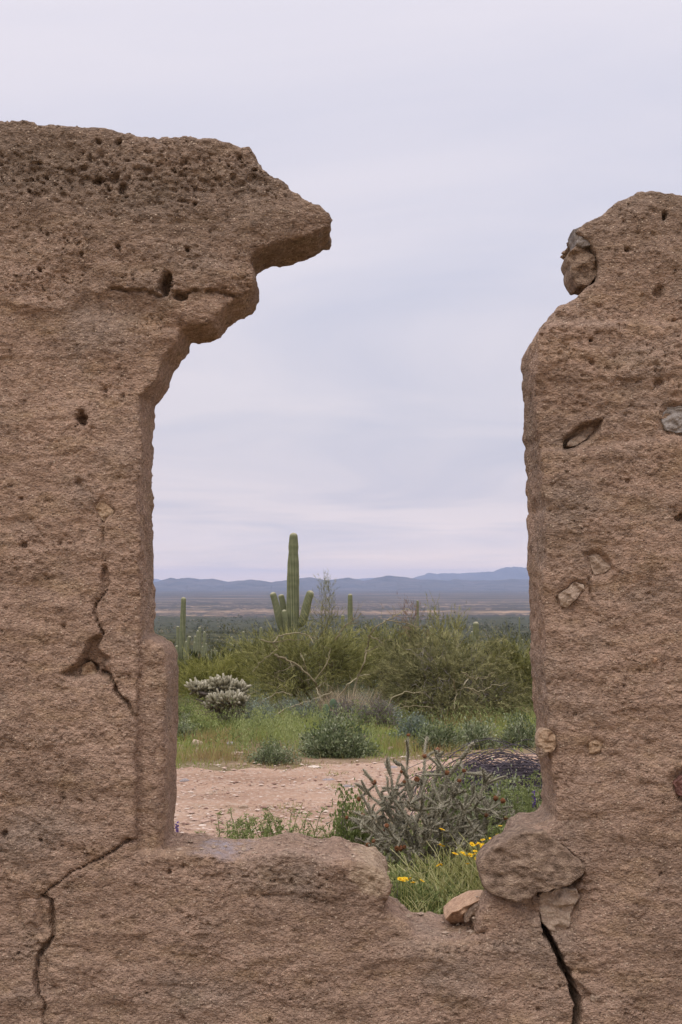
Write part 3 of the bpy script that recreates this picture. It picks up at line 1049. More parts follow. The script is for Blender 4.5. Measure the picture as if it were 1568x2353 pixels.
def far_edge(x):
    return 14.05 + 0.42 * x + 0.45 * perlin(x / 1.1, x * 0 + 2.2, 4) + 0.3 * perlin(x / .33, x * 0 + 5.2, 4)


def near_edge(x):
    return 9.5 + 0.36 * x + 0.3 * perlin(x / 0.9, x * 0 + 7.7, 6)


xs = np.arange(-9, 13, 0.13)
vs_ = np.linspace(0, 1, 46)
XX, VV = np.meshgrid(xs, vs_, indexing='ij')
YY = near_edge(XX) * (1 - VV) + far_edge(XX) * VV
edgev = np.minimum(VV, 1 - VV)
ZZ = terr(XX, YY) + 0.004 + 0.012 * smooth(0, 0.1, edgev) + 0.018 * fbm(XX / .5, YY / .4, 3, 9) * smooth(0, 0.1, edgev)
ZZ = ZZ - 0.035 * np.exp(-((VV - 0.32) / 0.07) ** 2) * 0.6 - 0.02 * np.exp(-((VV - 0.72) / 0.07) ** 2)
ZZ = np.maximum(ZZ, terr(XX, YY) + 0.004)
nr, nc = XX.shape
ii = (np.arange(nr - 1)[:, None] * nc + np.arange(nc - 1)[None]).ravel()
track = mesh_obj('dirt_track', np.stack([XX, YY, ZZ], -1).reshape(-1, 3), [np.stack([ii, ii + nc, ii + nc + 1, ii + 1], 1)], M_TRACK)
tag(track, kind='structure')

# ================================================================== MOUNTAINS
t = NT('mountain_rock', 0.95, 0.05)
t.color(t.ramp(t.noise(0.004, 6, 0.65), [(0.35, (0.045, 0.045, 0.040)), (0.65, (0.115, 0.095, 0.080))]))
t.bump(t.noise(0.006, 5, 0.7), 0.8, 60)
M_MTN = t.m


def mountains(name, prof, Y, depth, seed, spur=1.0):
    px = np.array([p[0] for p in prof], float)
    py = np.array([p[1] for p in prof], float)
    n = 700
    P = np.linspace(px[0], px[-1], n)
    top = (HY - np.interp(P, px, py)) / FPX * Y + EYE
    xw = (P - CX) / FPX * Y
    base = -66.0
    top = top + (top - base) * 0.05 * fbm(xw / (Y * 0.009), xw * 0 + seed, 5, seed, .6)
    m = 22
    v = np.linspace(0, 1, m)
    V = []
    for side in (-1, 1):
        for k in range(m):
            prof_k = (1 - v[k]) ** 1.25
            yy_ = Y + side * depth * v[k]
            rid = 1 + spur * 0.30 * perlin(xw / (Y * 0.022) + v[k] * .6, np.full(n, v[k] * 3.0), seed + 3) * math.sin(math.pi * v[k]) + \
                spur * 0.16 * perlin(xw / (Y * 0.007), np.full(n, v[k] * 6.0), seed + 4) * math.sin(math.pi * v[k])
            V.append(np.stack([xw, np.full(n, yy_) + perlin(xw / (Y * .02), xw * 0 + k * .2, seed) * depth * .12 * v[k], base + (top - base) * prof_k * rid], 1))
    V = np.concatenate(V)
    F = []
    for s in range(2):
        b = s * m * n
        i = (np.arange(m - 1)[:, None] * n + np.arange(n - 1)[None]).ravel() + b
        F.append(np.stack([i, i + n, i + n + 1, i + 1], 1) if s else np.stack([i, i + 1, i + n + 1, i + n], 1))
    o = mesh_obj(name, V, F, M_MTN)
    tag(o, kind='structure')
    return o


mountains('mountain_range', [(-900, 1345), (-500, 1322), (-200, 1332), (100, 1326), (300, 1338), (357, 1337), (372, 1334), (392, 1328),
                             (410, 1330), (432, 1328), (452, 1330), (478, 1331), (490, 1330), (505, 1333), (525, 1337), (545, 1334), (575, 1332),
                             (598, 1334), (622, 1338), (640, 1335), (668, 1331), (690, 1330), (706, 1327), (720, 1327), (738, 1331), (752, 1333),
                             (770, 1331), (790, 1329), (800, 1328), (818, 1331), (836, 1334), (855, 1331), (868, 1327), (888, 1323), (905, 1325), (930, 1326),
                             (960, 1330), (985, 1332), (1010, 1333), (1030, 1334), (1045, 1331), (1058, 1333), (1090, 1334), (1130, 1333), (1170, 1331),
                             (1215, 1330), (1400, 1328), (1700, 1334), (2100, 1326), (2600, 1345)], 11000, 1600, 2)
mountains('mountain_range', [(800, 1348), (860, 1344), (930, 1333), (955, 1327), (975, 1320), (987, 1315), (996, 1318), (1004, 1320), (1015, 1318), (1060, 1317), (1100, 1315),
                             (1135, 1313), (1150, 1307), (1164, 1303), (1180, 1303), (1212, 1304), (1300, 1300), (1420, 1306), (1600, 1310), (1900, 1322), (2200, 1345)], 17000, 2200, 7)
mountains('mountain_range', [(250, 1338), (330, 1332), (357, 1330), (390, 1337), (500, 1345), (700, 1340), (790, 1333), (830, 1329), (860, 1328), (900, 1334), (1000, 1340), (1200, 1345)], 20500, 1700, 12)

# ================================================================== HAZE
hz = NT('haze_air')
hz.n.remove(hz.b)
pv = hz.n.new('ShaderNodeVolumePrincipled')
pv.inputs['Color'].default_value = (0.57, 0.70, 1.0, 1)
pv.inputs['Density'].default_value = 6.4e-5
pv.inputs['Anisotropy'].default_value = 0.0
hz.l.new(pv.outputs[0], hz.n['Material Output'].inputs['Volume'])
HB = np.array([(x, y, z) for x in (-26000, 26000) for y in (-500, 25500) for z in (-75, 235)], float)
haze = mesh_obj('haze', HB, [np.array([(0, 1, 3, 2), (4, 6, 7, 5), (0, 4, 5, 1), (2, 3, 7, 6), (0, 2, 6, 4), (1, 5, 7, 3)])], hz.m, None, None, None, False)
tag(haze, kind='stuff')

# ================================================================== CACTI AND PLANTS: materials
t = NT('saguaro_skin', 0.75, 0.25)
n = t.noise(7, 4, 0.6, t.map((1, 1, 0.6)))
a = t.attr()
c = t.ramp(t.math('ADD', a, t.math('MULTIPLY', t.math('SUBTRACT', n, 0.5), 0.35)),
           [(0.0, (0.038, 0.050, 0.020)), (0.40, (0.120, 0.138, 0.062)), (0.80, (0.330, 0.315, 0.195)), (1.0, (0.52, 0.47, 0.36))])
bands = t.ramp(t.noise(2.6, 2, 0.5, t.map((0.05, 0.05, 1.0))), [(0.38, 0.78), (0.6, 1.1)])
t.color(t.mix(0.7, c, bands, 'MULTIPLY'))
M_SAG = t.m
M_PV = leaf_mat('palo_verde_twigs', [(0.0, (0.080, 0.084, 0.026)), (0.5, (0.220, 0.220, 0.072)), (1.0, (0.42, 0.40, 0.16))], 0.18)
M_PVD = leaf_mat('dark_thicket_twigs', [(0.0, (0.062, 0.060, 0.028)), (0.5, (0.175, 0.172, 0.070)), (1.0, (0.40, 0.37, 0.18))], 0.12)
M_PVY = leaf_mat('yellow_green_twigs', [(0.0, (0.140, 0.145, 0.034)), (0.5, (0.30, 0.295, 0.085)), (1.0, (0.46, 0.44, 0.16))], 0.3)
M_BARK = bark_mat('palo_verde_bark', [(0.2, (0.055, 0.048, 0.025)), (0.5, (0.12, 0.11, 0.05)), (0.8, (0.22, 0.20, 0.10))])
M_DEAD = bark_mat('dead_wood', [(0.2, (0.07, 0.055, 0.035)), (0.5, (0.18, 0.150, 0.090)), (0.85, (0.36, 0.32, 0.20))])
M_GREYW = bark_mat('grey_twigs', [(0.2, (0.09, 0.075, 0.065)), (0.5, (0.17, 0.145, 0.125)), (0.8, (0.28, 0.25, 0.22))])
M_SAGE = leaf_mat('grey_green_leaves', [(0.0, (0.060, 0.082, 0.034)), (0.5, (0.165, 0.200, 0.095)), (1.0, (0.42, 0.44, 0.30))], 0.2)
M_BLUE = leaf_mat('blue_grey_leaves', [(0.0, (0.085, 0.111, 0.085)), (0.5, (0.182, 0.221, 0.169)), (1.0, (0.364, 0.403, 0.325))], 0.15)
M_GRN = leaf_mat('fresh_green_leaves', [(0.0, (0.070, 0.095, 0.028)), (0.5, (0.165, 0.205, 0.065)), (1.0, (0.34, 0.37, 0.16))], 0.3)
M_GRASS = leaf_mat('grass_blades', [(0.0, (0.30, 0.21, 0.10)), (0.25, (0.32, 0.27, 0.11)), (0.5, (0.27, 0.275, 0.085)), (0.8, (0.20, 0.265, 0.06)), (1.0, (0.30, 0.35, 0.12))], 0.3)
M_STRAW = leaf_mat('straw_stalks', [(0.0, (0.26, 0.25, 0.08)), (0.5, (0.46, 0.46, 0.18)), (1.0, (0.62, 0.58, 0.32))], 0.25)
M_DRY = leaf_mat('dry_pale_grass', [(0.0, (0.26, 0.20, 0.13)), (0.5, (0.42, 0.34, 0.23)), (1.0, (0.58, 0.49, 0.35))], 0.2)
M_YEL = leaf_mat('yellow_petals', [(0.0, (0.70, 0.38, 0.015)), (1.0, (0.86, 0.62, 0.03))], 0.2)
M_CHO = bark_mat('cholla_stem', [(0.15, (0.040, 0.036, 0.028)), (0.5, (0.185, 0.172, 0.122)), (0.9, (0.48, 0.45, 0.34))], 60)
M_SPINE = leaf_mat('cholla_spines', [(0.0, (0.14, 0.11, 0.07)), (0.6, (0.40, 0.37, 0.27)), (1.0, (0.68, 0.63, 0.50))], 0.2)
M_FRUIT = bark_mat('cholla_fruit', [(0.2, (0.08, 0.032, 0.018)), (0.5, (0.17, 0.070, 0.035)), (0.8, (0.28, 0.17, 0.07))], 40)
M_WCH = leaf_mat('white_cholla_spines', [(0.0, (0.12, 0.105, 0.062)), (0.5, (0.29, 0.265, 0.180)), (1.0, (0.58, 0.54, 0.42))], 0.15)
M_TANGLE = bark_mat('dark_dead_stems', [(0.2, (0.030, 0.026, 0.032)), (0.5, (0.075, 0.062, 0.072)), (0.8, (0.14, 0.12, 0.135))], 40)
M_PAD = bark_mat('prickly_pear_pad', [(0.2, (0.06, 0.09, 0.055)), (0.6, (0.11, 0.15, 0.09)), (0.9, (0.16, 0.19, 0.12))], 30, 0.3)
M_PURP = leaf_mat('purple_petals', [(0.0, (0.10, 0.05, 0.22)), (1.0, (0.22, 0.13, 0.40))], 0.2)


# ------------------------------------------------------------------ saguaros
def rib_column(mb, P, R, ribs=18, per=4, cap=True, depth=0.12):
    """ribbed cactus column along the path P with radii R, domed top"""
    P = np.array([tuple(p) for p in P], float)
    R = np.array(R, float)
    if cap:
        T = P[-1] - P[-2]
        T /= np.linalg.norm(T)
        r = R[-1]
        P = np.concatenate([P, [P[-1] + T * r * s for s in (0.35, 0.65, 0.88, 0.99)]])
        R = np.concatenate([R, [r * .95, r * .78, r * .5, r * .12]])
    n = len(P)
    k = ribs * per
    T = np.gradient(P, axis=0)
    T = unit(T)
    ref = np.array([0.0, 1.0, 0.0])
    A = unit(np.cross(T, ref))
    B = np.cross(T, A)
    th = np.linspace(0, 2 * math.pi, k, endpoint=False)
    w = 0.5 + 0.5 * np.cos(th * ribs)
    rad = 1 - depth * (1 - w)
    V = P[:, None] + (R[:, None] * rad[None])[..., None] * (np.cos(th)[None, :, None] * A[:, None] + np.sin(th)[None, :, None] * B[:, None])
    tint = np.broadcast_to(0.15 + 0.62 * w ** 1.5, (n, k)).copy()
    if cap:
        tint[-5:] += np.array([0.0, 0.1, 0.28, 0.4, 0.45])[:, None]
    i = np.arange(n - 1)[:, None] * k + np.arange(k)[None]
    j = np.arange(n - 1)[:, None] * k + (np.arange(k)[None] + 1) % k
    mb.add(V.reshape(-1, 3), np.stack([i, j, j + k, i + k], -1).reshape(-1, 4), tint.ravel())


def column_path(base, top, n=26, wob=0.0):
    b, t_ = np.array(tuple(base)), np.array(tuple(top))
    s = np.linspace(0, 1, n)
    P = b + (t_ - b) * s[:, None]
    if wob:
        P[:, 0] += wob * np.sin(s * 3.1)
    return P


def bez(p0, p1, p2, p3, n):
    s = np.linspace(0, 1, n)[:, None]
    p0, p1, p2, p3 = [np.array(tuple(p), float) for p in (p0, p1, p2, p3)]
    return (1 - s) ** 3 * p0 + 3 * (1 - s) ** 2 * s * p1 + 3 * (1 - s) * s * s * p2 + s ** 3 * p3


def saguaro_at(px, ptop, Y, width_px, label, arms=(), group=None, lean=0.0, ribs=16, base_scale=0.85, prof=None):
    x = sx(px, Y)
    g = gz(x, Y)
    topz = EYE + (HY - ptop) / FPX * Y
    r = width_px / 2 / FPX * Y
    root = thing('saguaro_cactus', label, 'cactus', (x, Y, g), group)
    h = topz - g - r
    n = max(10, int(h / 0.22))
    P = column_path((0, 0, -0.15), (lean * h, 0, h), n)
    s = np.linspace(0, 1, n)
    if prof:
        R = r * np.interp(s, [p[0] for p in prof], [p[1] for p in prof])
    else:
        R = r * (base_scale + (1 - base_scale) * np.sin(np.clip(s * 1.5, 0, math.pi / 2)) - 0.16 * smooth(0.6, 1.0, s))
        R = R * (1 + 0.03 * np.sin(s * 23 + px) + 0.015 * np.sin(s * 51))
    mb = MB()
    rib_column(mb, P, R, ribs, 4 if width_px > 12 else 2)
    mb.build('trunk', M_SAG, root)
    for (ax, ay0, ex, ey, dy, wpx) in arms:      # elbow start px/py, tip px/py, depth offset, width
        p0 = np.array([sx(ax, Y) - x, 0, EYE + (HY - ay0) / FPX * Y - g])
        p3 = np.array([sx(ex, Y) - x, dy, EYE + (HY - ey) / FPX * Y - g])
        out = p3[0] - p0[0]
        rr = wpx / 2 / FPX * Y
        L = p3[2] - p0[2]
        P = bez(p0, p0 + np.array([out * .75, dy * .8, -0.05 * L]), p3 + np.array([-out * .42, 0, -L * .62]), p3 - np.array([0, 0, rr]), 22)
        s = np.linspace(0, 1, 22)
        R = rr * (0.55 + 0.5 * smooth(0, 0.35, s) - 0.10 * smooth(.7, 1, s))
        m = MB()
        rib_column(m, P, R, max(10, ribs - 4), 4 if wpx > 9 else 2)
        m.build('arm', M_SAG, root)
    return root


saguaro_at(671, 1218, 60, 31, 'tallest saguaro with four short arms rising above the thicket',
           arms=[(668, 1450, 629, 1360, -0.25, 16), (668, 1436, 646, 1365, 0.45, 14.5), (676, 1436, 713, 1356, -0.2, 19), (668, 1462, 655, 1400, -0.5, 12)],
           lean=0.012, ribs=22,
           prof=[(0, .86), (.3, 1.0), (.55, .96), (.66, .90), (.70, .94), (.78, .86), (.81, .88), (.90, .70), (.93, .76), (1, .62)])
saguaro_at(417, 1371, 88, 14, 'slender leaning saguaro near the left edge of the opening with upturned arms',
           arms=[(416, 1528, 430, 1472, -0.3, 8), (416, 1535, 438, 1460, -0.6, 9), (415, 1530, 404, 1490, -0.2, 8), (415, 1540, 409, 1482, -.6, 8)],
           lean=0.03, ribs=12)
saguaro_at(409, 1438, 120, 8, 'short saguaro stem just left of the slender leaning saguaro', ribs=10)
saguaro_at(805, 1363, 82, 13, 'plain columnar saguaro without arms right of the tallest one', ribs=14)
saguaro_at(788, 1412, 90, 9, 'short saguaro standing close by the plain columnar one', ribs=10)
saguaro_at(960, 1379, 105, 6.5, 'thin saguaro behind the bare reddish twigs of the middle thicket', ribs=10)
saguaro_at(1028, 1412, 160, 4.5, 'thin saguaro with one low arm, far down the slope',
           arms=[(1028, 1462, 1016, 1445, 0, 3.4)], ribs=8)
saguaro_at(1094, 1427, 70, 17, 'stout barrel shaped saguaro top above the right thicket', ribs=18)
saguaro_at(1194, 1418, 170, 4, 'thinnest saguaro close to the right edge of the opening', ribs=8)
saguaro_at(884, 1425, 110, 8, 'short saguaro poking out of the middle thicket', ribs=10)
saguaro_at(568, 1502, 62, 18, 'half hidden saguaro stub with a pale crown left of the middle thicket', ribs=14)
saguaro_at(586, 1530, 42, 24, 'thick shaded saguaro trunk behind the low grey bush', ribs=16)
saguaro_at(702, 1500, 52, 30, 'shaded saguaro column inside the middle thicket', ribs=16)
# small distant saguaros, alike
proto = thing('saguaro_cactus', 'small plain saguaro stem among the scrub of the far green slope', 'cactus', (0, 0, 0), 'small saguaros on the far slope')
m = MB()
rib_column(m, column_path((0, 0, -0.3), (0, 0, 4.2), 12), np.array([.2, .23, .25, .26, .27, .27, .27, .265, .26, .25, .23, .21]), 10, 2)
m.build('trunk', M_SAG, proto)
spots = [(459, 1440), (449, 1460), (455, 1448), (470, 1450), (474, 1478), (487, 1492), (494, 1488), (498, 1494), (505, 1500), (512, 1490), (447, 1474), (466, 1484),
         (533, 1462), (545, 1478), (552, 1466), (560, 1450), (600, 1440), (1110, 1470), (1142, 1478), (1150, 1470), (1160, 1482), (1172, 1476), (1180, 1484),
         (1200, 1468), (1206, 1490), (1188, 1478), (1130, 1486), (1085, 1450), (930, 1440), (900, 1452), (850, 1440), (990, 1438), (1050, 1448), (725, 1450), (760, 1440),
         (440, 1505), (430, 1490), (480, 1510), (520, 1520), (1165, 1500), (1150, 1495), (1205, 1510)]
first = True
for k, (px, pt) in enumerate(spots):
    Y = 95 + (1520 - pt) * 1.6 + 30 * random.random()
    x = sx(px, Y)
    g = gz(x, Y)
    top = EYE + (HY - pt) / FPX * Y
    s = max(0.35, min(1.6, (top - g) / 4.45))
    if first:
        proto.location = (x, Y, g)
        proto.scale = (s,) * 3
        first = False
    else:
        dup(proto, (x, Y, g), random.random() * 6, s)


# ------------------------------------------------------------------ generic woody plants
def limb(mb, p0, p1, r0, r1, n=7, wob=0.12, k=5, tint=0.5, sag=0.0):
    p0, p1 = np.array(tuple(p0), float), np.array(tuple(p1), float)
    L = np.linalg.norm(p1 - p0)
    s = np.linspace(0, 1, n)
    P = p0 + (p1 - p0) * s[:, None]
    off = rng.normal(size=(n, 3)) * wob * L * np.sin(math.pi * s)[:, None] * 0.5
    off = (off + np.roll(off, 1, 0)) / 2
    off[0] = 0
    off[-1] = 0
    P = P + off
    P[:, 2] += sag * L * np.sin(math.pi * s)
    mb.tube(P, r0 + (r1 - r0) * s, k, tint)
    return P


def broom_tree(name, label, cat, base, lobes, n_limb, n_spray, mat, bark=None, group=None, blade=(0.10, 0.22), bw=0.012, per=18, r0=0.06, up=0.5,
               bare=0, stems=3, bare_mat=None, droop=0.0, spread=0.35, parts=('crown', 'trunk')):
    """a twiggy desert tree: limbs run from the base into the lobes of the crown, every limb ends in sprays of thin green twigs"""
    bx, by = base
    bz = gz(bx, by)
    root = thing(name, label, cat, (bx, by, bz), group)
    wood, leaf, dead = MB(), MB(), MB()
    w = np.array([l[6] if len(l) > 6 else l[3] * l[4] * l[5] for l in lobes], float)
    w /= w.sum()
    hubs = []
    for i in range(stems):
        a = rng.uniform(0, 6.28)
        lb = lobes[rng.choice(len(lobes), p=w)]
        tip = np.array([lb[0] * .55, lb[1] * .55, lb[2] * .55]) + rng.normal(size=3) * 0.06
        st = np.array([math.cos(a) * .06, math.sin(a) * .06, -0.05])
        P = limb(wood, st, tip, r0, r0 * .55, 8, 0.22, 6, rng.uniform(.3, .7))
        hubs += [P[j] for j in (3, 4, 5, 6, 7)]
    hubs = np.array(hubs)
    ends = []
    for i in range(n_limb):
        lb = lobes[rng.choice(len(lobes), p=w)]
        d = unit(rng.normal(size=3))
        rr = rng.uniform(0.25, 1.0) ** 0.5
        e_ = np.array(lb[:3]) + d * np.array(lb[3:6]) * rr
        e_[2] = max(e_[2], 0.1)
        h = hubs[np.argmin(np.linalg.norm(hubs - e_, axis=1) + rng.uniform(0, .5, len(hubs)))]
        P = limb(wood, h, e_, r0 * .38, r0 * .10, 7, 0.25, 4, rng.uniform(.2, .9), 0.05)
        ends += [P[j] for j in (3, 4, 5, 6)]
    ends = np.array(ends)
    c0 = np.average(np.array([l[:3] for l in lobes]), axis=0, weights=w)
    bl_P, bl_D, bl_L, bl_T = [], [], [], []
    for i in range(n_spray):
        if rng.random() < 0.45:
            o = ends[rng.integers(len(ends))] + rng.normal(size=3) * 0.05
        else:
            lb = lobes[rng.choice(len(lobes), p=w)]
            d = unit(rng.normal(size=3))
            o = np.array(lb[:3]) + d * np.array(lb[3:6]) * rng.uniform(.3, 1.15)
        if o[2] < 0.03:
            continue
        out = o - c0
        out = out / (np.linalg.norm(out) + .3)
        D = unit(out * .8 + np.array([0, 0, up]) + rng.normal(size=3) * 0.5)
        L = rng.uniform(*blade) * (3.0 if rng.random() < .85 else 5.5)
        tt = np.clip(rng.normal(.45, .28), 0, 1)
        s = rng.uniform(0, 1, per)
        P = o + D * (s * L)[:, None]
        P[:, 2] -= droop * L * s * s
        DD = unit(D + rng.normal(size=(per, 3)) * spread)
        bl_P.append(P)
        bl_D.append(DD)
        bl_L.append(rng.uniform(blade[0], blade[1], per))
        bl_T.append(np.clip(tt + rng.normal(size=per) * .12, 0, 1))
    leaf.blades(np.concatenate(bl_P), np.concatenate(bl_D), np.concatenate(bl_L), bw, np.concatenate(bl_T))
    for i in range(bare):
        lb = lobes[rng.choice(len(lobes), p=w)]
        d = unit(rng.normal(size=3))
        d[1] = -abs(d[1])
        e_ = np.array(lb[:3]) + d * np.array(lb[3:6]) * rng.uniform(.7, 1.05)
        h = e_ * rng.uniform(.3, .6)
        P = limb(dead, h, e_, r0 * .28, r0 * .05, 8, 0.3, 4, rng.uniform(.3, 1))
        for q in range(4):
            j = rng.integers(3, 8)
            limb(dead, P[j], P[j] + unit(rng.normal(size=3) + (P[-1] - P[0])) * rng.uniform(.1, .35), r0 * .10, r0 * .03, 5, .3, 3, rng.uniform(.3, 1))
    leaf.build(parts[0], mat, root)
    wood.build(parts[1], bark or M_BARK, root)
    if bare:
        dead.build('dead_branch', bare_mat or M_DEAD, root)['kind'] = 'stuff'
    return root


def pl(px, py, Y, bx, by, rx, rz, ry=None, w=None):
    """lobe of a crown from photo coordinates, relative to the base"""
    p = at(px, py, Y)
    r = rx / FPX * Y
    q = (p.x - bx, Y - by, p.z - gz(bx, by), r, (ry if ry else r * .8), rz / FPX * Y)
    return q if w is None else q + (w,)


# middle tree
bx, by = sx(735, 33), 33
broom_tree('palo_verde_tree', 'spreading palo verde with a crooked trunk under the tallest saguaro', 'tree', (bx, by),
           [pl(640, 1502, 33, bx, by, 66, 40), pl(700, 1495, 33, bx, by, 75, 38), pl(785, 1492, 33, bx, by, 52, 38), pl(830, 1520, 33, bx, by, 44, 38), pl(575, 1500, 33, bx, by, 50, 34), pl(600, 1530, 32.5, bx, by, 45, 40),
            pl(680, 1545, 33, bx, by, 80, 45), pl(800, 1545, 33.5, bx, by, 45, 40), pl(640, 1590, 32, bx, by, 50, 30)],
           75, 2300, M_PV, bare=16, r0=0.05, blade=(0.06, 0.15), bw=0.009, per=20, stems=5)
# yellow green tree at the left
bx, by = sx(480, 38), 38
broom_tree('palo_verde_tree', 'yellow green palo verde behind the white cholla at the left', 'tree', (bx, by),
           [pl(470, 1560, 38, bx, by, 62, 34), pl(530, 1546, 38, bx, by, 48, 36), pl(425, 1580, 37.5, bx, by, 36, 36), pl(560, 1560, 38, bx, by, 40, 40),
            pl(480, 1590, 38, bx, by, 80, 30)],
           50, 1600, M_PVY, bare=5, r0=0.045, blade=(0.07, 0.16), bw=0.010, per=20, stems=5)
# right big thicket tree
bx, by = sx(1040, 24.2), 24.2
broom_tree('palo_verde_tree', 'large dense palo verde thicket with drooping twigs filling the right side', 'tree', (bx, by),
           [pl(930, 1540, 24.2, bx, by, 65, 58), pl(1010, 1545, 24.2, bx, by, 70, 50), pl(1100, 1545, 24.2, bx, by, 70, 58), pl(980, 1600, 23.9, bx, by, 85, 50),
            pl(1075, 1610, 23.9, bx, by, 80, 46), pl(1160, 1600, 24.2, bx, by, 50, 55), pl(1000, 1486, 24.8, bx, by, 60, 30), pl(1115, 1496, 24.8, bx, by, 55, 32), pl(930, 1512, 24.8, bx, by, 40, 28), pl(900, 1605, 23.9, bx, by, 40, 35), pl(950, 1632, 23.8, bx, by, 60, 30), pl(1050, 1640, 23.8, bx, by, 70, 28), pl(1140, 1632, 24, bx, by, 60, 32)],
           110, 3100, M_PVD, bare=60, r0=0.045, blade=(0.05, 0.13), bw=0.0075, per=20, stems=7, droop=0.5, up=0.25, bare_mat=M_GREYW)
bx, by = sx(1185, 29), 29
broom_tree('palo_verde_tree', 'green palo verde touching the right jamb of the opening', 'tree', (bx, by),
           [pl(1165, 1518, 29, bx, by, 46, 36), pl(1215, 1560, 29, bx, by, 40, 50), pl(1260, 1540, 29, bx, by, 50, 50), pl(1190, 1600, 29, bx, by, 50, 45)],
           35, 1600, M_PV, bare=4, r0=0.04, blade=(0.06, 0.14), bw=0.009, per=20, stems=4)
bx, by = sx(870, 36), 36
broom_tree('palo_verde_tree', 'thin palo verde with bare arching limbs between the two thickets', 'tree', (bx, by),
           [pl(860, 1482, 36, bx, by, 50, 36), pl(930, 1472, 36, bx, by, 50, 28), pl(1010, 1476, 36, bx, by, 40, 20), pl(840, 1530, 36, bx, by, 45, 40), pl(900, 1520, 36, bx, by, 50, 50)],
           44, 1500, M_PV, bare=20, r0=0.045, blade=(0.06, 0.15), bw=0.009, per=18, stems=4)
bx, by = sx(745, 40), 40
broom_tree('palo_verde_tree', 'wispy tall shoots standing against the plain right of the tallest saguaro', 'tree', (bx, by),
           [pl(750, 1358, 40, bx, by, 15, 16, .15, 1.4), pl(745, 1410, 40, bx, by, 30, 30, .3, 1.3), pl(720, 1435, 40, bx, by, 40, 20, .4, 1), pl(780, 1440, 40, bx, by, 30, 20, .4, .8)],
       26, 190, M_PV, r0=0.03, blade=(0.08, 0.18), bw=0.007, per=14, up=1.0, stems=3)
bx, by = sx(955, 34), 34
broom_tree('palo_verde_tree', 'bare reddish twigs rising above the middle of the thicket', 'tree', (bx, by),
           [pl(945, 1420, 34, bx, by, 26, 24, .3, 1.2), pl(965, 1450, 34, bx, by, 40, 24, .4, 1)],
           40, 90, bark_mat('reddish_twigs', [(0.2, (0.13, 0.08, 0.05)), (0.8, (0.26, 0.17, 0.11))]), r0=0.025, blade=(0.08, 0.16), bw=0.006, per=12, up=.9, stems=3)
bx, by = sx(1010, 33), 33
broom_tree('palo_verde_tree', 'upright green shoots left of the barrel shaped saguaro', 'tree', (bx, by),
           [pl(1000, 1440, 33, bx, by, 18, 34, .25, 1), pl(1050, 1455, 33, bx, by, 20, 34, .25, 1.2), pl(1070, 1500, 33, bx, by, 40, 24, .4, 1)],
           26, 150, M_PV, r0=0.025, blade=(0.08, 0.17), bw=0.009, per=16, up=1.1, stems=4)

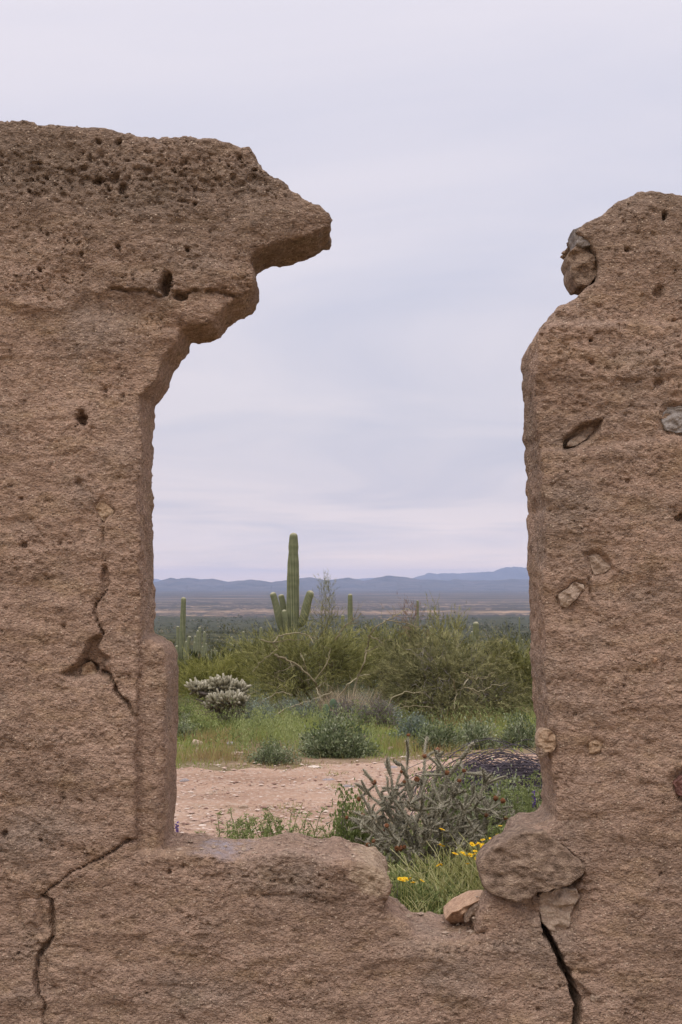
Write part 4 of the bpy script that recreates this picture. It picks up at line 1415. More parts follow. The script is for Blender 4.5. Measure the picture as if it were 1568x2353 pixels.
# hand-placed bare limbs that the photograph shows
for lab, Y, lines in (
    ('pale dead limb arching over the middle thicket', 29.5,
     [([(628, 1478), (640, 1462), (668, 1456), (690, 1454), (712, 1462), (722, 1478)], 3.0), ([(600, 1470), (625, 1478), (645, 1474), (662, 1470), (700, 1472)], 2.2),
      ([(628, 1478), (640, 1490), (622, 1505), (600, 1520), (580, 1545)], 2.0), ([(712, 1462), (730, 1470), (720, 1448)], 2)]),
    ('long crooked limb sweeping down to the trunk of the middle tree', 29.8,
     [([(632, 1505), (650, 1512), (680, 1526), (705, 1545), (722, 1565), (735, 1590), (738, 1612)], 4.5), ([(705, 1545), (700, 1520), (690, 1500)], 2),
      ([(722, 1565), (750, 1530), (760, 1490)], 2.5), ([(680, 1526), (655, 1540), (630, 1545)], 1.8)]),
    ('dark arching limb reaching right from the gap between the thickets', 25.5,
     [([(800, 1650), (812, 1600), (822, 1555), (835, 1525), (845, 1490), (848, 1462), (865, 1440), (890, 1425), (930, 1430), (960, 1440)], 3.4),
      ([(848, 1462), (870, 1470), (882, 1480)], 2), ([(838, 1500), (860, 1490), (890, 1478)], 2), ([(890, 1425), (915, 1412), (935, 1398), (950, 1405)], 2),
      ([(780, 1600), (800, 1575), (822, 1555), (850, 1550)], 3.6)]),
    ('dark bare twig pointing up right of the tallest saguaro', 29.5,
     [([(770, 1470), (790, 1440), (812, 1425), (830, 1410)], 2.6), ([(800, 1434), (818, 1432), (826, 1428)], 1.6), ([(812, 1425), (822, 1400)], 1.4)]),
    ('fallen branch lying across the low grey bush', 24,
     [([(560, 1640), (590, 1622), (620, 1600), (650, 1590), (672, 1598)], 2.6), ([(620, 1650), (650, 1632), (690, 1618), (730, 1605), (760, 1590), (785, 1600)], 3.2),
      ([(690, 1618), (720, 1625), (745, 1620)], 2), ([(735, 1600), (728, 1580), (745, 1570), (765, 1580)], 2.2), ([(540, 1600), (565, 1598), (590, 1590)], 1.8)]),
    ('curved dead branches at the foot of the right thicket', 22.0,
     [([(880, 1640), (900, 1605), (930, 1590), (965, 1592)], 2.6), ([(900, 1640), (925, 1625), (960, 1622), (1000, 1626)], 2.4), ([(1040, 1560), (1050, 1590), (1044, 1630)], 2.2),
      ([(1060, 1545), (1090, 1560), (1110, 1558), (1140, 1545)], 2.2), ([(1075, 1580), (1100, 1590), (1130, 1575), (1170, 1572)], 2.0), ([(1075, 1560), (1065, 1575), (1090, 1590), (1105, 1600)], 2.0)]),
):
    allp = [p for l, _ in lines for p in l]
    cxm = sum(p[0] for p in allp) / len(allp)
    x0 = sx(cxm, Y)
    z0 = gz(x0, Y)
    m = MB()
    for l, wpx in lines:
        Pc = np.array([tuple(at(p[0], p[1], Y + 0.35 * math.sin(i * 1.3 + p[0]))) for i, p in enumerate(l)])
        s0 = np.linspace(0, len(l) - 1, len(l) * 4)
        P = np.stack([np.interp(s0, np.arange(len(l)), Pc[:, d]) for d in range(3)], 1)
        P += rng.normal(size=P.shape) * 0.010
        r = wpx / 2 / FPX * Y * np.linspace(1, .45, len(P)) * 1.3
        m.tube(P, r, 5, rng.uniform(.45, .9))
        for q in range(6):
            j = rng.integers(2, len(P))
            limb(m, P[j], P[j] + unit(rng.normal(size=3)) * rng.uniform(.12, .3), r[j] * .5, .002, 4, .3, 3, .6)
    o = m.build('dead_branch', M_DEAD, None, origin=(x0, Y, z0))
    o.location = (x0, Y, z0)
    tag(o, lab, 'branch')


# ------------------------------------------------------------------ leafy shrubs
def shrub(name, label, px, py_base, Y, wpx, hpx, mat, n=2600, leaf=(0.02, 0.04), lw=0.5, group=None, clumps=60, stem_mat=None, cat='shrub', upright=0.6, tall=1.0, depth=None):
    x = sx(px, Y)
    z = gz(x, Y)
    root = thing(name, label, cat, (x, Y, z), group)
    rx = wpx / 2 / FPX * Y
    h = hpx / FPX * Y
    ry = depth or rx * .85
    lf, st = MB(), MB()
    C = []
    while len(C) < clumps:
        d = unit(rng.normal(size=3))
        d[2] = abs(d[2])
        r = rng.uniform(.35, 1.15)
        C.append(np.array([d[0] * rx * r, d[1] * ry * r, max(.04, d[2] * h * r * rng.uniform(.7, 1.2))]))
    C = np.array(C)
    ct = np.clip(rng.normal(.5, .16, clumps), 0, 1)
    for c_ in C:
        limb(st, (rng.normal() * .03, rng.normal() * .03, -0.02), c_, 0.006 * Y / 18 + .002, 0.002, 6, .2, 3, rng.uniform(.3, .8))
    k = rng.integers(0, clumps, n)
    cs = 0.22 * (rx * ry * h) ** (1 / 3) * 1.3
    off = rng.normal(size=(n, 3)) * cs * np.array([.55, .55, .6])
    P = C[k] + off
    P[:, 2] = np.maximum(P[:, 2], 0.01)
    out = unit(P - np.array([0, 0, h * .2]))
    D = unit(out * .6 + np.array([0, 0, upright]) + rng.normal(size=(n, 3)) * .5)
    L = rng.uniform(leaf[0], leaf[1], n)
    lf.leaves(P, D, L, L * lw, np.clip(ct[k] + rng.normal(size=n) * .17, 0, 1))
    lf.build('foliage', mat, root)
    st.build('stem', stem_mat or M_GREYW, root)
    return root


def gy_for(py):
    """distance at which the ground shows at this row"""
    Ys = np.linspace(4.5, 60, 900)
    r = HY + (EYE - np.interp(Ys, TY, TH)) / Ys * FPX
    return float(np.interp(-py, -r, Ys))


shrub('brittlebush', 'large round grey green bush on the far verge of the track', 770, 0, gy_for(1737) , 150, 68, M_SAGE, 9000, (.022, .048), clumps=110)
shrub('brittlebush', 'low bush with grey stems at the track edge left of the large round bush', 628, 0, gy_for(1756), 105, 44, M_SAGE, 3200, (.018, .036), clumps=60)
shrub('brittlebush', 'blue grey dome shaped bush next to the white cholla', 588, 0, gy_for(1672), 92, 62, M_BLUE, 4200, (.02, .04), clumps=70)
shrub('brittlebush', 'grey leafed bush under the left edge of the right thicket', 945, 0, gy_for(1700), 80, 60, M_BLUE, 3200, (.02, .04), clumps=50)
shrub('brittlebush', 'mid green leafy bush in front of the right thicket', 1008, 0, gy_for(1726), 105, 66, M_SAGE, 4600, (.022, .045), clumps=70)
shrub('brittlebush', 'silvery leafed bush right of the mid green one', 1098, 0, gy_for(1720), 95, 56, M_SAGE, 3800, (.022, .045), clumps=60)
shrub('brittlebush', 'silvery bush nearest the right jamb beyond the track', 1190, 0, gy_for(1716), 90, 60, M_SAGE, 3600, (.022, .045), clumps=60)
shrub('brittlebush', 'small dull bush tucked behind the grey leafed bush', 895, 0, gy_for(1668), 70, 50, M_BLUE, 2200, (.02, .04), clumps=40)
shrub('brittlebush', 'dark green bush at the left jamb behind the white cholla', 425, 0, gy_for(1668), 60, 60, M_GRN, 2200, (.02, .04), clumps=40)
shrub('brittlebush', 'small grey green bush by the left jamb', 415, 0, gy_for(1700), 70, 50, M_SAGE, 2400, (.02, .04), clumps=40)
shrub('brittlebush', 'pale green bush between the left jamb and the white cholla', 455, 0, gy_for(1690), 80, 40, M_GRN, 2400, (.02, .04), clumps=40)
shrub('brittlebush', 'dark bush at the foot of the fallen branch', 700, 0, gy_for(1662), 80, 50, M_BLUE, 2400, (.02, .04), clumps=40)
shrub('brittlebush', 'bushy green plant growing on the near verge by the thorny cholla', 812, 0, 8.4, 120, 140, M_GRN, 5200, (.018, .034), clumps=80, upright=1.2)
shrub('brittlebush', 'leafy green bush behind the thorny cholla', 1035, 0, 8.9, 170, 170, M_GRN, 6200, (.016, .032), clumps=100, upright=1.0)
shrub('brittlebush', 'pale leafy bush by the right jamb on the near verge', 1150, 0, 8.6, 210, 170, M_SAGE, 6800, (.014, .030), clumps=110, upright=1.2)
shrub('brittlebush', 'low leafy clump left under the yellow flowers', 930, 0, 6.3, 150, 130, M_GRN, 5200, (.012, .026), clumps=80, upright=1.0)
shrub('brittlebush', 'grey dead looking bush below the dry pale grass', 840, 0, gy_for(1672), 100, 66, M_BLUE, 1400, (.015, .03), clumps=120)

for px_, py_, w_, h_, mt, lab in ((720, 1662, 90, 52, M_GREYW, 'dark tangle of twigs under the middle thicket'), (800, 1668, 90, 60, M_GREYW, 'twiggy grey bush left of the right thicket'),
                                  (870, 1672, 90, 66, M_GREYW, 'dead looking twiggy bush at the left foot of the right thicket'), (660, 1650, 80, 44, M_GREYW, 'low dark twiggy bush beside the fallen branch'),
                                  (540, 1668, 70, 44, M_GREYW, 'small twiggy bush between the white cholla and the blue grey bush')):
    Yb = gy_for(py_)
    xb = sx(px_, Yb)
    rt = thing('twiggy_bush', lab, 'shrub', (xb, Yb, gz(xb, Yb)))
    m = MB()
    rr_, hh_ = w_ / 2 / FPX * Yb, h_ / FPX * Yb
    for q in range(150):
        d_ = unit(rng.normal(size=3))
        e_ = np.array([d_[0] * rr_, d_[1] * rr_, abs(d_[2]) * hh_ * 1.05 + .03]) * rng.uniform(.5, 1.1)
        limb(m, (rng.normal() * .06, rng.normal() * .06, -.02), e_, .008, .003, 6, .35, 3, rng.uniform(.1, .8))
    tw = MB()
    n_ = 1500
    d_ = unit(rng.normal(size=(n_, 3)))
    d_[:, 2] = np.abs(d_[:, 2])
    P = d_ * np.array([rr_, rr_, hh_]) * rng.uniform(.35, 1.05, (n_, 1))
    tw.blades(P, unit(d_ + rng.normal(size=(n_, 3)) * .8), rng.uniform(.06, .16, n_), .007, rng.uniform(0, .8, n_))
    m.build('stem', mt, rt)
    tw.build('twigs', M_BLUE if px_ in (720, 660) else mt, rt)

# dry pale grass tuft
Y = 23.5
x = sx(800, Y)
m = MB()
n = 900
az = rng.uniform(0, 6.28, n)
r_ = rng.uniform(0, .42, n)
P = np.stack([np.cos(az) * r_ * .9, np.sin(az) * r_ * .5, np.zeros(n)], 1)
D = unit(np.stack([np.cos(az) * .5 + rng.normal(size=n) * .25, np.sin(az) * .4, np.ones(n)], 1))
m.blades(P, D, rng.uniform(.35, .8, n), .012, rng.uniform(0, 1, n))
o = m.build('dry_grass_tuft', M_DRY)
o.location = (x, Y, gz(x, Y))
tag(o, 'tuft of tall dry straw coloured grass below the middle thicket', 'grass')


# ------------------------------------------------------------------ white cholla
def white_cholla():
    Y = gy_for(1672)
    x = sx(505, Y)
    z = gz(x, Y)
    root = thing('cholla_cactus', 'bushy cholla with white spined joints and dark stems', 'cactus', (x, Y, z))
    st, jt = MB(), MB()
    s = Y / FPX
    clus = [(470, 1590, 30, 16), (455, 1582, 16, 9), (510, 1580, 30, 17), (548, 1590, 16, 14), (498, 1575, 14, 10), (520, 1610, 44, 13), (498, 1622, 26, 14), (545, 1612, 20, 12)]
    base = np.array([0, 0, -.05])
    trunk_top = np.array([0.02, 0, (1672 - 1632) * s])
    limb(st, base, trunk_top, .05, .04, 6, .1, 7, .4)
    for (px, py, rx, rz) in clus:
        c_ = np.array([(px - 505) * s, rng.uniform(-.25, .2), (1672 - py) * s])
        low = c_ - np.array([0, 0, rz * s * .8])
        limb(st, trunk_top, low, .032, .022, 7, .22, 5, .3)
        for q in range(8):
            e_ = c_ + rng.normal(size=3) * np.array([rx, rx * .8, rz]) * s * .5
            limb(st, low, e_, .018, .012, 5, .2, 4, rng.uniform(.2, .6))
        nj = int(rx * 3.4)
        for q in range(nj):
            d = unit(rng.normal(size=3))
            o = c_ + d * np.array([rx, rx * .7, rz]) * s * rng.uniform(.5, 1)
            D = unit(d * .7 + np.array([0, 0, .7]) + rng.normal(size=3) * .3)
            L = rng.uniform(.06, .12)
            top = d[2]
            tt = np.clip(.52 + .22 * top + rng.normal() * .15, 0, 1)
            k = 3
            jt.tube([o, o + D * L * .5, o + D * L, o + D * L * 1.12], [.012, .022, .018, .004], 6, tt)
            nb = 10
            Pn = o + D * (rng.uniform(.05, 1.05, nb) * L)[:, None]
            jt.blades(Pn, unit(rng.normal(size=(nb, 3)) + D * .5), .035, .006, np.clip(tt + .2 + rng.normal(size=nb) * .1, 0, 1))
    # green brown lower mass
    n = 700
    P = np.stack([rng.normal(15, 32, n) * s, rng.normal(0, .2, n), (1672 - rng.uniform(1618, 1655, n)) * s], 1)
    jt.leaves(P, unit(rng.normal(size=(n, 3)) + [0, 0, .5]), .05, .018, rng.uniform(0, .35, n))
    jt.build('joints', M_WCH, root)
    st.build('trunk', M_GREYW, root)


white_cholla()


# ------------------------------------------------------------------ prickly pear
def prickly_pear():
    Y = 22.5
    x = sx(765, Y)
    z = gz(x, Y)
    root = thing('prickly_pear', 'prickly pear with round blue green pads under the dry grass', 'cactus', (x, Y, z))
    s = Y / FPX
    zb = HY + (EYE - z) / s
    for (px, py, rx, rz, ang) in ((750, 1628, 9, 14, -.3), (766, 1618, 9, 13, .1), (778, 1628, 9, 14, .4), (758, 1644, 11, 14, 0), (786, 1646, 11, 14, .5), (742, 1648, 9, 12, -.4), (772, 1650, 10, 12, .2),
                                  (800, 1634, 9, 12, .3), (812, 1648, 9, 12, .5)):
        c = np.array([(px - 765) * s, rng.uniform(-.15, .15), (zb - py) * s])
        th = np.linspace(0, 2 * math.pi, 16, endpoint=False)
        V, F = [], []
        rings = [(0, .5), (.7, .42), (.93, .25), (1, 0), (.93, -.25), (.7, -.42), (0, -.5)]
        rot = rng.uniform(-.7, .7)
        for (rr, dy) in rings:
            u = np.cos(th) * rx * s * rr
            w_ = np.sin(th) * rz * s * rr * (1 - .15 * np.sin(th))
            uu = u * math.cos(ang) + w_ * math.sin(ang)
            ww = -u * math.sin(ang) + w_ * math.cos(ang)
            V.append(np.stack([c[0] + uu * math.cos(rot) - dy * .03 * math.sin(rot), c[1] + uu * math.sin(rot) + dy * .03 * math.cos(rot), c[2] + ww], 1))
        V = np.concatenate(V)
        for k in range(len(rings) - 1):
            for i in range(16):
                j = (i + 1) % 16
                F.append((k * 16 + i, k * 16 + j, (k + 1) * 16 + j, (k + 1) * 16 + i))
        m = MB()
        m.add(V, F, rng.uniform(.3, .8))
        m.build('pad', M_PAD, root)


prickly_pear()


# ------------------------------------------------------------------ thorny cholla in the foreground
def thorny_cholla():
    Y = 7.9
    x0 = sx(985, Y)
    z0 = gz(x0, Y)
    root = thing('cholla_cactus', 'sprawling grey thorny cholla with rust coloured fruits behind the sill', 'cactus', (x0, Y, z0))
    st, sp = MB(), MB()
    fr_pos = []
    s = Y / FPX
    zb = HY + (EYE - z0) / s
    r2 = np.random.default_rng(42)

    def joint(p0, p1, r, seg=None):
        p0, p1 = np.array(p0, float), np.array(p1, float)
        L = np.linalg.norm(p1 - p0)
        n = max(5, int(L / 0.0095))
        t_ = np.linspace(0, 1, n)
        ax = unit(p1 - p0)
        bow = r2.normal(size=3) * .05 * L
        P = p0 + (p1 - p0) * t_[:, None] + bow * np.sin(math.pi * t_)[:, None]
        a = unit(np.cross(ax, [.3, .5, .8]))
        b = np.cross(ax, a)
        k = 10
        th = np.linspace(0, 2 * math.pi, k, endpoint=False)
        env = np.clip(np.sin(np.clip(t_ * 3.5 + .45, 0, math.pi / 2)), 0, 1) * np.clip(np.sin(np.clip((1 - t_) * 5 + .5, 0, math.pi / 2)), 0, 1)
        ph = (t_[:, None] * L / 0.026) * 2 * math.pi
        kn = .5 + .5 * np.sin(ph + th[None] * 3)
        rad = r * env[:, None] * (0.70 + .42 * kn)
        V = P[:, None] + rad[..., None] * (np.cos(th)[None, :, None] * a + np.sin(th)[None, :, None] * b)
        i = np.arange(n - 1)[:, None] * k + np.arange(k)[None]
        j = np.arange(n - 1)[:, None] * k + (np.arange(k)[None] + 1) % k
        st.add(V.reshape(-1, 3), np.stack([i, j, j + k, i + k], -1).reshape(-1, 4), (np.broadcast_to(kn, rad.shape) * .85 + .05 + r2.uniform(-.15, .15)).ravel())
        m_ = max(8, int(L * 620))
        ti = r2.integers(0, n, m_)
        ph_ = r2.uniform(0, 2 * math.pi, m_)
        dirs = np.cos(ph_)[:, None] * a + np.sin(ph_)[:, None] * b
        base = P[ti] + dirs * r * .9
        sp.blades(base, unit(dirs + r2.normal(size=(m_, 3)) * .5), r2.uniform(.010, .024, m_), .0022, r2.uniform(.2, 1, m_))
        return P[-1]

    def grow(p, d, L, r, lvl):
        e_ = np.array(p) + unit(d) * L
        if e_[2] < 0.04:
            e_[2] = 0.04
        e_ = joint(p, e_, r)
        if lvl == 0:
            if r2.random() < .36:
                fr_pos.append((e_, unit(d)))
            return
        for q in range(r2.choice([2, 2, 3, 3])):
            nd = unit(unit(d) + r2.normal(size=3) * .85 + np.array([0, 0, .10]))
            grow(e_, nd, L * r2.uniform(.72, 1.05), max(.008, r * .88), lvl - 1)
    # main limbs read from the photograph: px, py of their ends
    mains = [(870, 1800), (905, 1775), (935, 1745), (975, 1740), (1010, 1760), (1050, 1765), (1085, 1790), (860, 1860), (850, 1900), (880, 1940), (1100, 1830),
             (1130, 1880), (1140, 1920), (1110, 1860), (1150, 1900), (1095, 1950), (870, 1920), (855, 1880), (935, 1980), (1060, 1960), (1060, 1900), (920, 1830), (1000, 1820), (960, 1900), (1020, 1960), (900, 1960), (960, 1800), (1040, 1840), (860, 1830), (890, 1870)]
    for (px, py) in mains:
        tip = np.array([((px - 985) * 1.2 + 10) * s, r2.uniform(-.30, .30), (zb - py) * s])
        b0 = np.array([r2.normal() * .03, r2.normal() * .03, 0.03])
        mid = b0 + (tip - b0) * .38 + r2.normal(size=3) * .03 + np.array([0, 0, .02])
        m2 = b0 + (tip - b0) * .70 + r2.normal(size=3) * .03
        p = joint(b0, mid, .0115)
        p = joint(p, m2, .0100)
        d = tip - m2
        grow(p, d, np.linalg.norm(d) * .8, .0088, 1)
        for q in range(5):
            src = (mid, m2, p, mid, m2)[q]
            grow(src, unit(tip - b0) + r2.normal(size=3) * .7, r2.uniform(.06, .12), .0086, 1)
        fr_pos.append((p + unit(d) * np.linalg.norm(d) * .8, unit(d)))
    # tall upright limb with pale spines at the top
    for (px, py, px2, py2) in ((1000, 1800, 1008, 1740), (1008, 1740, 1000, 1725), (1030, 1790, 1060, 1750), (1060, 1750, 1078, 1722), (1078, 1722, 1092, 1708), (1008, 1745, 1020, 1728),
                               (985, 1860, 1000, 1800), (1000, 1850, 1030, 1790), (940, 1790, 925, 1760), (925, 1760, 905, 1748)):
        a_ = np.array([(px - 985) * s, 0.05, (zb - py) * s])
        b_ = np.array([(px2 - 985) * s, 0.02, (zb - py2) * s])
        joint(a_, b_, .0135)
    st.build('stem', M_CHO, root)
    sp.build('spines', M_SPINE, root)
    # fruits share one mesh
    me = None
    m = MB()
    th = np.linspace(0, 2 * math.pi, 8, endpoint=False)
    V, F = [], []
    prof = [(0, 0), (.010, .004), (.015, .012), (.016, .020), (.014, .027), (.008, .026), (0.0, .022)]
    for (r, z) in prof:
        V.append(np.stack([np.cos(th) * r, np.sin(th) * r, np.full(8, z)], 1))
    V = np.concatenate(V)
    V += rng.normal(size=V.shape) * .0012
    for k in range(len(prof) - 1):
        for i in range(8):
            j = (i + 1) % 8
            F.append((k * 8 + i, k * 8 + j, (k + 1) * 8 + j, (k + 1) * 8 + i))
    m.add(V, F, .5)
    az = rng.uniform(0, 6.28, 26)
    el = rng.uniform(.1, 1.4, 26)
    D = np.stack([np.cos(az) * np.cos(el), np.sin(az) * np.cos(el), np.sin(el)], 1)
    m.blades(D * .012 + [0, 0, .012], D, .012, .003, .9)
    first = m.build('fruit', M_FRUIT, root)
    for k, (p, d) in enumerate(fr_pos[::3][:40]):
        o = first if k == 0 else first.copy()
        if k:
            COL.objects.link(o)
            o.parent = root
        o.location = p
        o.rotation_mode = 'QUATERNION'
        o.rotation_quaternion = Vector(d).to_track_quat('Z', 'Y')
        sc = r2.uniform(.7, 1.15)
        o.scale = (sc,) * 3
    return root


thorny_cholla()


# ------------------------------------------------------------------ tangle of dead stems
def tangle():
    Y = 10.7
    x0 = sx(1150, Y)
    z0 = gz(x0, Y)
    root = thing('brush_pile', 'low heap of dark dead stems beside the track', 'brush pile', (x0, Y, z0))
    m = MB()
    s = Y / FPX
    for i in range(200):
        w_ = rng.uniform(.28, .62)
        cx_ = rng.normal(0.02, .20)
        cy_ = rng.uniform(-.55, .45)
        h = abs(rng.normal(.0, .15)) + .15
        if i < 70:
            h = rng.uniform(.28, .46)
        a = rng.normal() * .25
        n = 14
        tt = np.linspace(0, math.pi * rng.uniform(.7, 1.0), n)
        P = np.stack([cx_ - np.cos(tt) * w_ * math.cos(a), cy_ + np.cos(tt) * w_ * math.sin(a) * .7, np.sin(tt) * h * (1 + .1 * np.sin(tt * 2 + i)) + .01], 1)
        P[:, :] += rng.normal(size=P.shape) * .006
        if rng.random() < .5:
            P[:, 0] *= -1
        m.tube(P, np.linspace(.0050, .0024, n), 4, rng.uniform(.1, .9))
    # long stems trailing left
    for i in range(70):
        e_ = np.array([rng.uniform(-.62, -.3), rng.uniform(-.4, .3), rng.uniform(.05, .26)])
        P = bez((rng.uniform(-.1, .3), rng.uniform(-.3, .3), rng.uniform(.15, .42)), (-.1, 0, .42), (e_[0] * .6, e_[1], .34), e_, 12)
        P += rng.normal(size=P.shape) * .004
        m.tube(P, np.linspace(.0045, .002, 12), 4, rng.uniform(.1, .8))
    m.build('stems', M_TANGLE, root)['kind'] = 'stuff'
    for i in range(9):
        b = MB()
        p0 = (rng.uniform(-.1, .3), rng.uniform(-.3, .2), .0)
        limb(b, p0, (p0[0] + rng.normal() * .15, p0[1], rng.uniform(.2, .4)), .012, .006, 6, .2, 5, .4)
        b.build('branch', M_TANGLE, root)


tangle()


# ------------------------------------------------------------------ yellow flowered clump
def flowers(px, Y, label, rx, hgt, n, heads, seed):
    r2 = np.random.default_rng(seed)
    x0 = sx(px, Y)
    z0 = gz(x0, Y)
    root = thing('desert_marigold', label, 'flower', (x0, Y, z0), None)
    m = MB()
    tips = []
    for i in range(n):
        b = np.array([r2.uniform(-rx, rx), r2.uniform(-.35, .35), 0])
        b[2] = -.02
        h = hgt * r2.uniform(.5, 1.1) * (0.80 + 0.45 * (b[0] + rx) / (2 * rx))
        lean = np.clip(r2.normal(size=2) * .09, -.13, .13)
        P = bez(b, b + [lean[0] * .2, 0, h * .4], b + [lean[0] * .8, lean[1], h * .75], b + [lean[0] * 1.6, lean[1] * 1.3, h], 7)
        m.tube(P, np.linspace(.0028, .0018, 7), 3, r2.uniform(.1, 1))
        tips.append(P[-1])
        if r2.random() < .5:
            q = P[4] + [r2.normal() * .06, r2.normal() * .05, .08]
            m.tube([P[4], (P[4] + q) / 2 + [0, 0, .01], q], [.0016, .0014, .001], 3, r2.uniform(.2, 1))
    m.build('stalk', M_STRAW, root)['kind'] = 'stuff'
    lf = MB()
    k = n * 7
    P = np.stack([r2.uniform(-rx * 1.1, rx * 1.1, k), r2.uniform(-.4, .4, k), np.abs(r2.normal(0, hgt * .30, k))], 1)
    L = r2.uniform(.02, .045, k)
    lf.leaves(P, unit(r2.normal(size=(k, 3)) * .7 + [0, 0, 1]), L, L * .35, r2.uniform(.1, 1, k))
    lf.build('leaves', M_GRN, root)
    # flower head shared
    f = MB()
    for a in np.linspace(0, 2 * math.pi, 13, endpoint=False):
        d = np.array([math.cos(a), math.sin(a), .12])
        s_ = np.array([-math.sin(a), math.cos(a), 0])
        f.add([s_ * -.0015 + d * .003, d * .010 + s_ * .0040, d * .0185 + s_ * .002, d * .0185 - s_ * .002, d * .010 - s_ * .0040], [(0, 1, 2), (0, 2, 3), (0, 3, 4)], r2.uniform(.3, 1))
    f.tube([(0, 0, -.004), (0, 0, .002), (0, 0, .005), (0, 0, .006)], [.003, .008, .006, .0005], 8, .05)
    o0 = f.build('flower_head', M_YEL, root)
    for i, (hx, hy, hd) in enumerate(heads):
        o = o0 if i == 0 else o0.copy()
        if i:
            COL.objects.link(o)
            o.parent = root
        p = at(hx, hy, Y + hd)
        o.location = (p.x - x0, hd, p.z - z0)
        o.rotation_euler = (r2.normal() * .3 + .2, r2.normal() * .3, r2.uniform(0, 6))
        o.scale = (r2.uniform(.65, 1.0),) * 3
        # its stalk
        mm = MB()
        mm.tube([(p.x - x0 + r2.normal() * .03, hd, .02), (p.x - x0 + .01, hd, (p.z - z0) * .6), (p.x - x0, hd, p.z - z0 - .003)], [.002, .0017, .0013], 3, .5)
        so_ = mm.build('flower_stalk', M_STRAW, root)
    return root


flowers(1060, 6.6, 'clump of yellow daisies on thin straw green stalks between the sill and the boulder', .27, .33, 620,
        [(1012, 1941, .1), (1018, 1944, .05), (1085, 1940, 0), (1095, 1941, .05), (1102, 1939, -.05), (1110, 1944, .1), (1092, 1956, -.05), (1066, 1962, 0), (1074, 1966, -.1), (1081, 1965, .05), (1090, 1963, -.1),
         (1096, 1974, -.05), (1100, 1975, .05), (1046, 1962, 0), (1008, 1988, -.1), (1014, 1987, -.1), (1128, 1928, .1), (1136, 1931, .15), (1140, 1926, .1), (1150, 1938, .1), (1145, 1920, .3), (1062, 1960, .1), (1016, 1906, .4), (1110, 1930, .3),
         (1150, 1898, .5), (1075, 1985, -.2)], 3)
flowers(945, 5.9, 'short yellow daisies low in the gap close to the sill end', .15, .22, 110,
        [(920, 2020, 0), (926, 2024, .05), (934, 2021, -.05), (943, 2019, 0), (930, 2019, .1), (950, 2028, .1), (970, 2024, 0)], 9)


# ------------------------------------------------------------------ hooked leafy weeds along the near verge
def weeds(px, Y, label, hpx, seed, n=7, group=None):
    r2 = np.random.default_rng(seed)
    x0 = sx(px, Y)
    z0 = gz(x0, Y)
    root = thing('fiddleneck', label, 'plant', (x0, Y, z0), group)
    m, lf = MB(), MB()
    for i in range(n):
        h = hpx / FPX * Y * r2.uniform(.7, 1.1)
        b = np.array([r2.normal() * .05, r2.normal() * .06, 0])
        l = r2.normal() * .07
        sgn = 1 if r2.random() < .5 else -1
        P = bez(b, b + [l * .3, 0, h * .5], b + [l, 0, h * 1.12], b + [l + sgn * .03, 0, h * .96], 10)
        m.tube(P, np.linspace(.0028, .0018, 10), 4, .6)
        k = 46
        t_ = r2.integers(1, 9, k)
        Q = P[t_] + r2.normal(size=(k, 3)) * .006
        L = r2.uniform(.02, .05, k) * (1.2 - t_ / 14)
        lf.leaves(Q, unit(r2.normal(size=(k, 3)) * [1, 1, .5] + [0, 0, .45]), L, L * .26, r2.uniform(.2, 1, k))
        lf.leaves(P[-1] + r2.normal(size=(10, 3)) * .008, unit(r2.normal(size=(10, 3))), .016, .008, r2.uniform(.6, 1, 10))
    lf.build('leaves', M_GRN, root)
    m.build('stalk', M_GRN, root)['kind'] = 'stuff'
    return root


wk = 0
for (px, hpx) in ((508, 105), (520, 118), (535, 110), (548, 126), (560, 112), (575, 104), (590, 118), (603, 112), (618, 120), (630, 100), (645, 114), (662, 124), (675, 126), (690, 112), (702, 100), (720, 84), (740, 92), (755, 98)):
    weeds(px, 8.0 + 0.35 * math.sin(px), 'hooked leafy weed in the row just beyond the window sill', hpx + 4, px, 5, 'fiddlenecks beyond the sill')
for (px, hpx, Y) in ((1150, 170, 8.0), (1175, 190, 8.2), (1200, 200, 8.0), (1222, 185, 8.4), (1120, 150, 8.1), (1245, 190, 8.2), (1165, 150, 7.6), (1215, 150, 7.6)):
    weeds(px, Y, 'hooked leafy weed beside the right jamb near the dead stems', hpx, px + 3, 9, 'fiddlenecks by the right jamb')

# purple lupine spikes
for (px, py, Y, lab) in ((407, 1893, 8.2, 'purple flower spike beside the left jamb above the sill'), (1227, 1822, 8.1, 'purple flower spike beside the right jamb'), (1146, 1800, 9.0, 'small purple flower in the green below the dead stems')):
    x0 = sx(px, Y)
    z0 = gz(x0, Y)
    p = at(px, py, Y)
    h = p.z - z0
    root = thing('lupine', lab, 'flower', (x0, Y, z0))
    m = MB()
    m.tube([(0, 0, 0), (.005, 0, h * .5), (0, 0, h)], [.003, .0025, .001], 4, .6)
    m.build('stalk', M_GRN, root)
    f = MB()
    n = 60
    zz_ = rng.uniform(h - .09, h + .01, n)
    az = rng.uniform(0, 6.28, n)
    D = np.stack([np.cos(az), np.sin(az), np.full(n, .4)], 1)
    f.leaves(np.stack([np.zeros(n), np.zeros(n), zz_], 1), unit(D), .016, .011, rng.uniform(0, 1, n))
    f.build('petals', M_PURP, root)


# ================================================================== GROUND COVER (uncountable)
def scatter(n, xr, yr, keep):
    x = rng.uniform(*xr, n)
    y = rng.uniform(*yr, n)
    k = keep(x, y)
    return x[k], y[k]


def in_view(x, y, m=0.45):
    return np.abs(x) < y * 0.30 + m


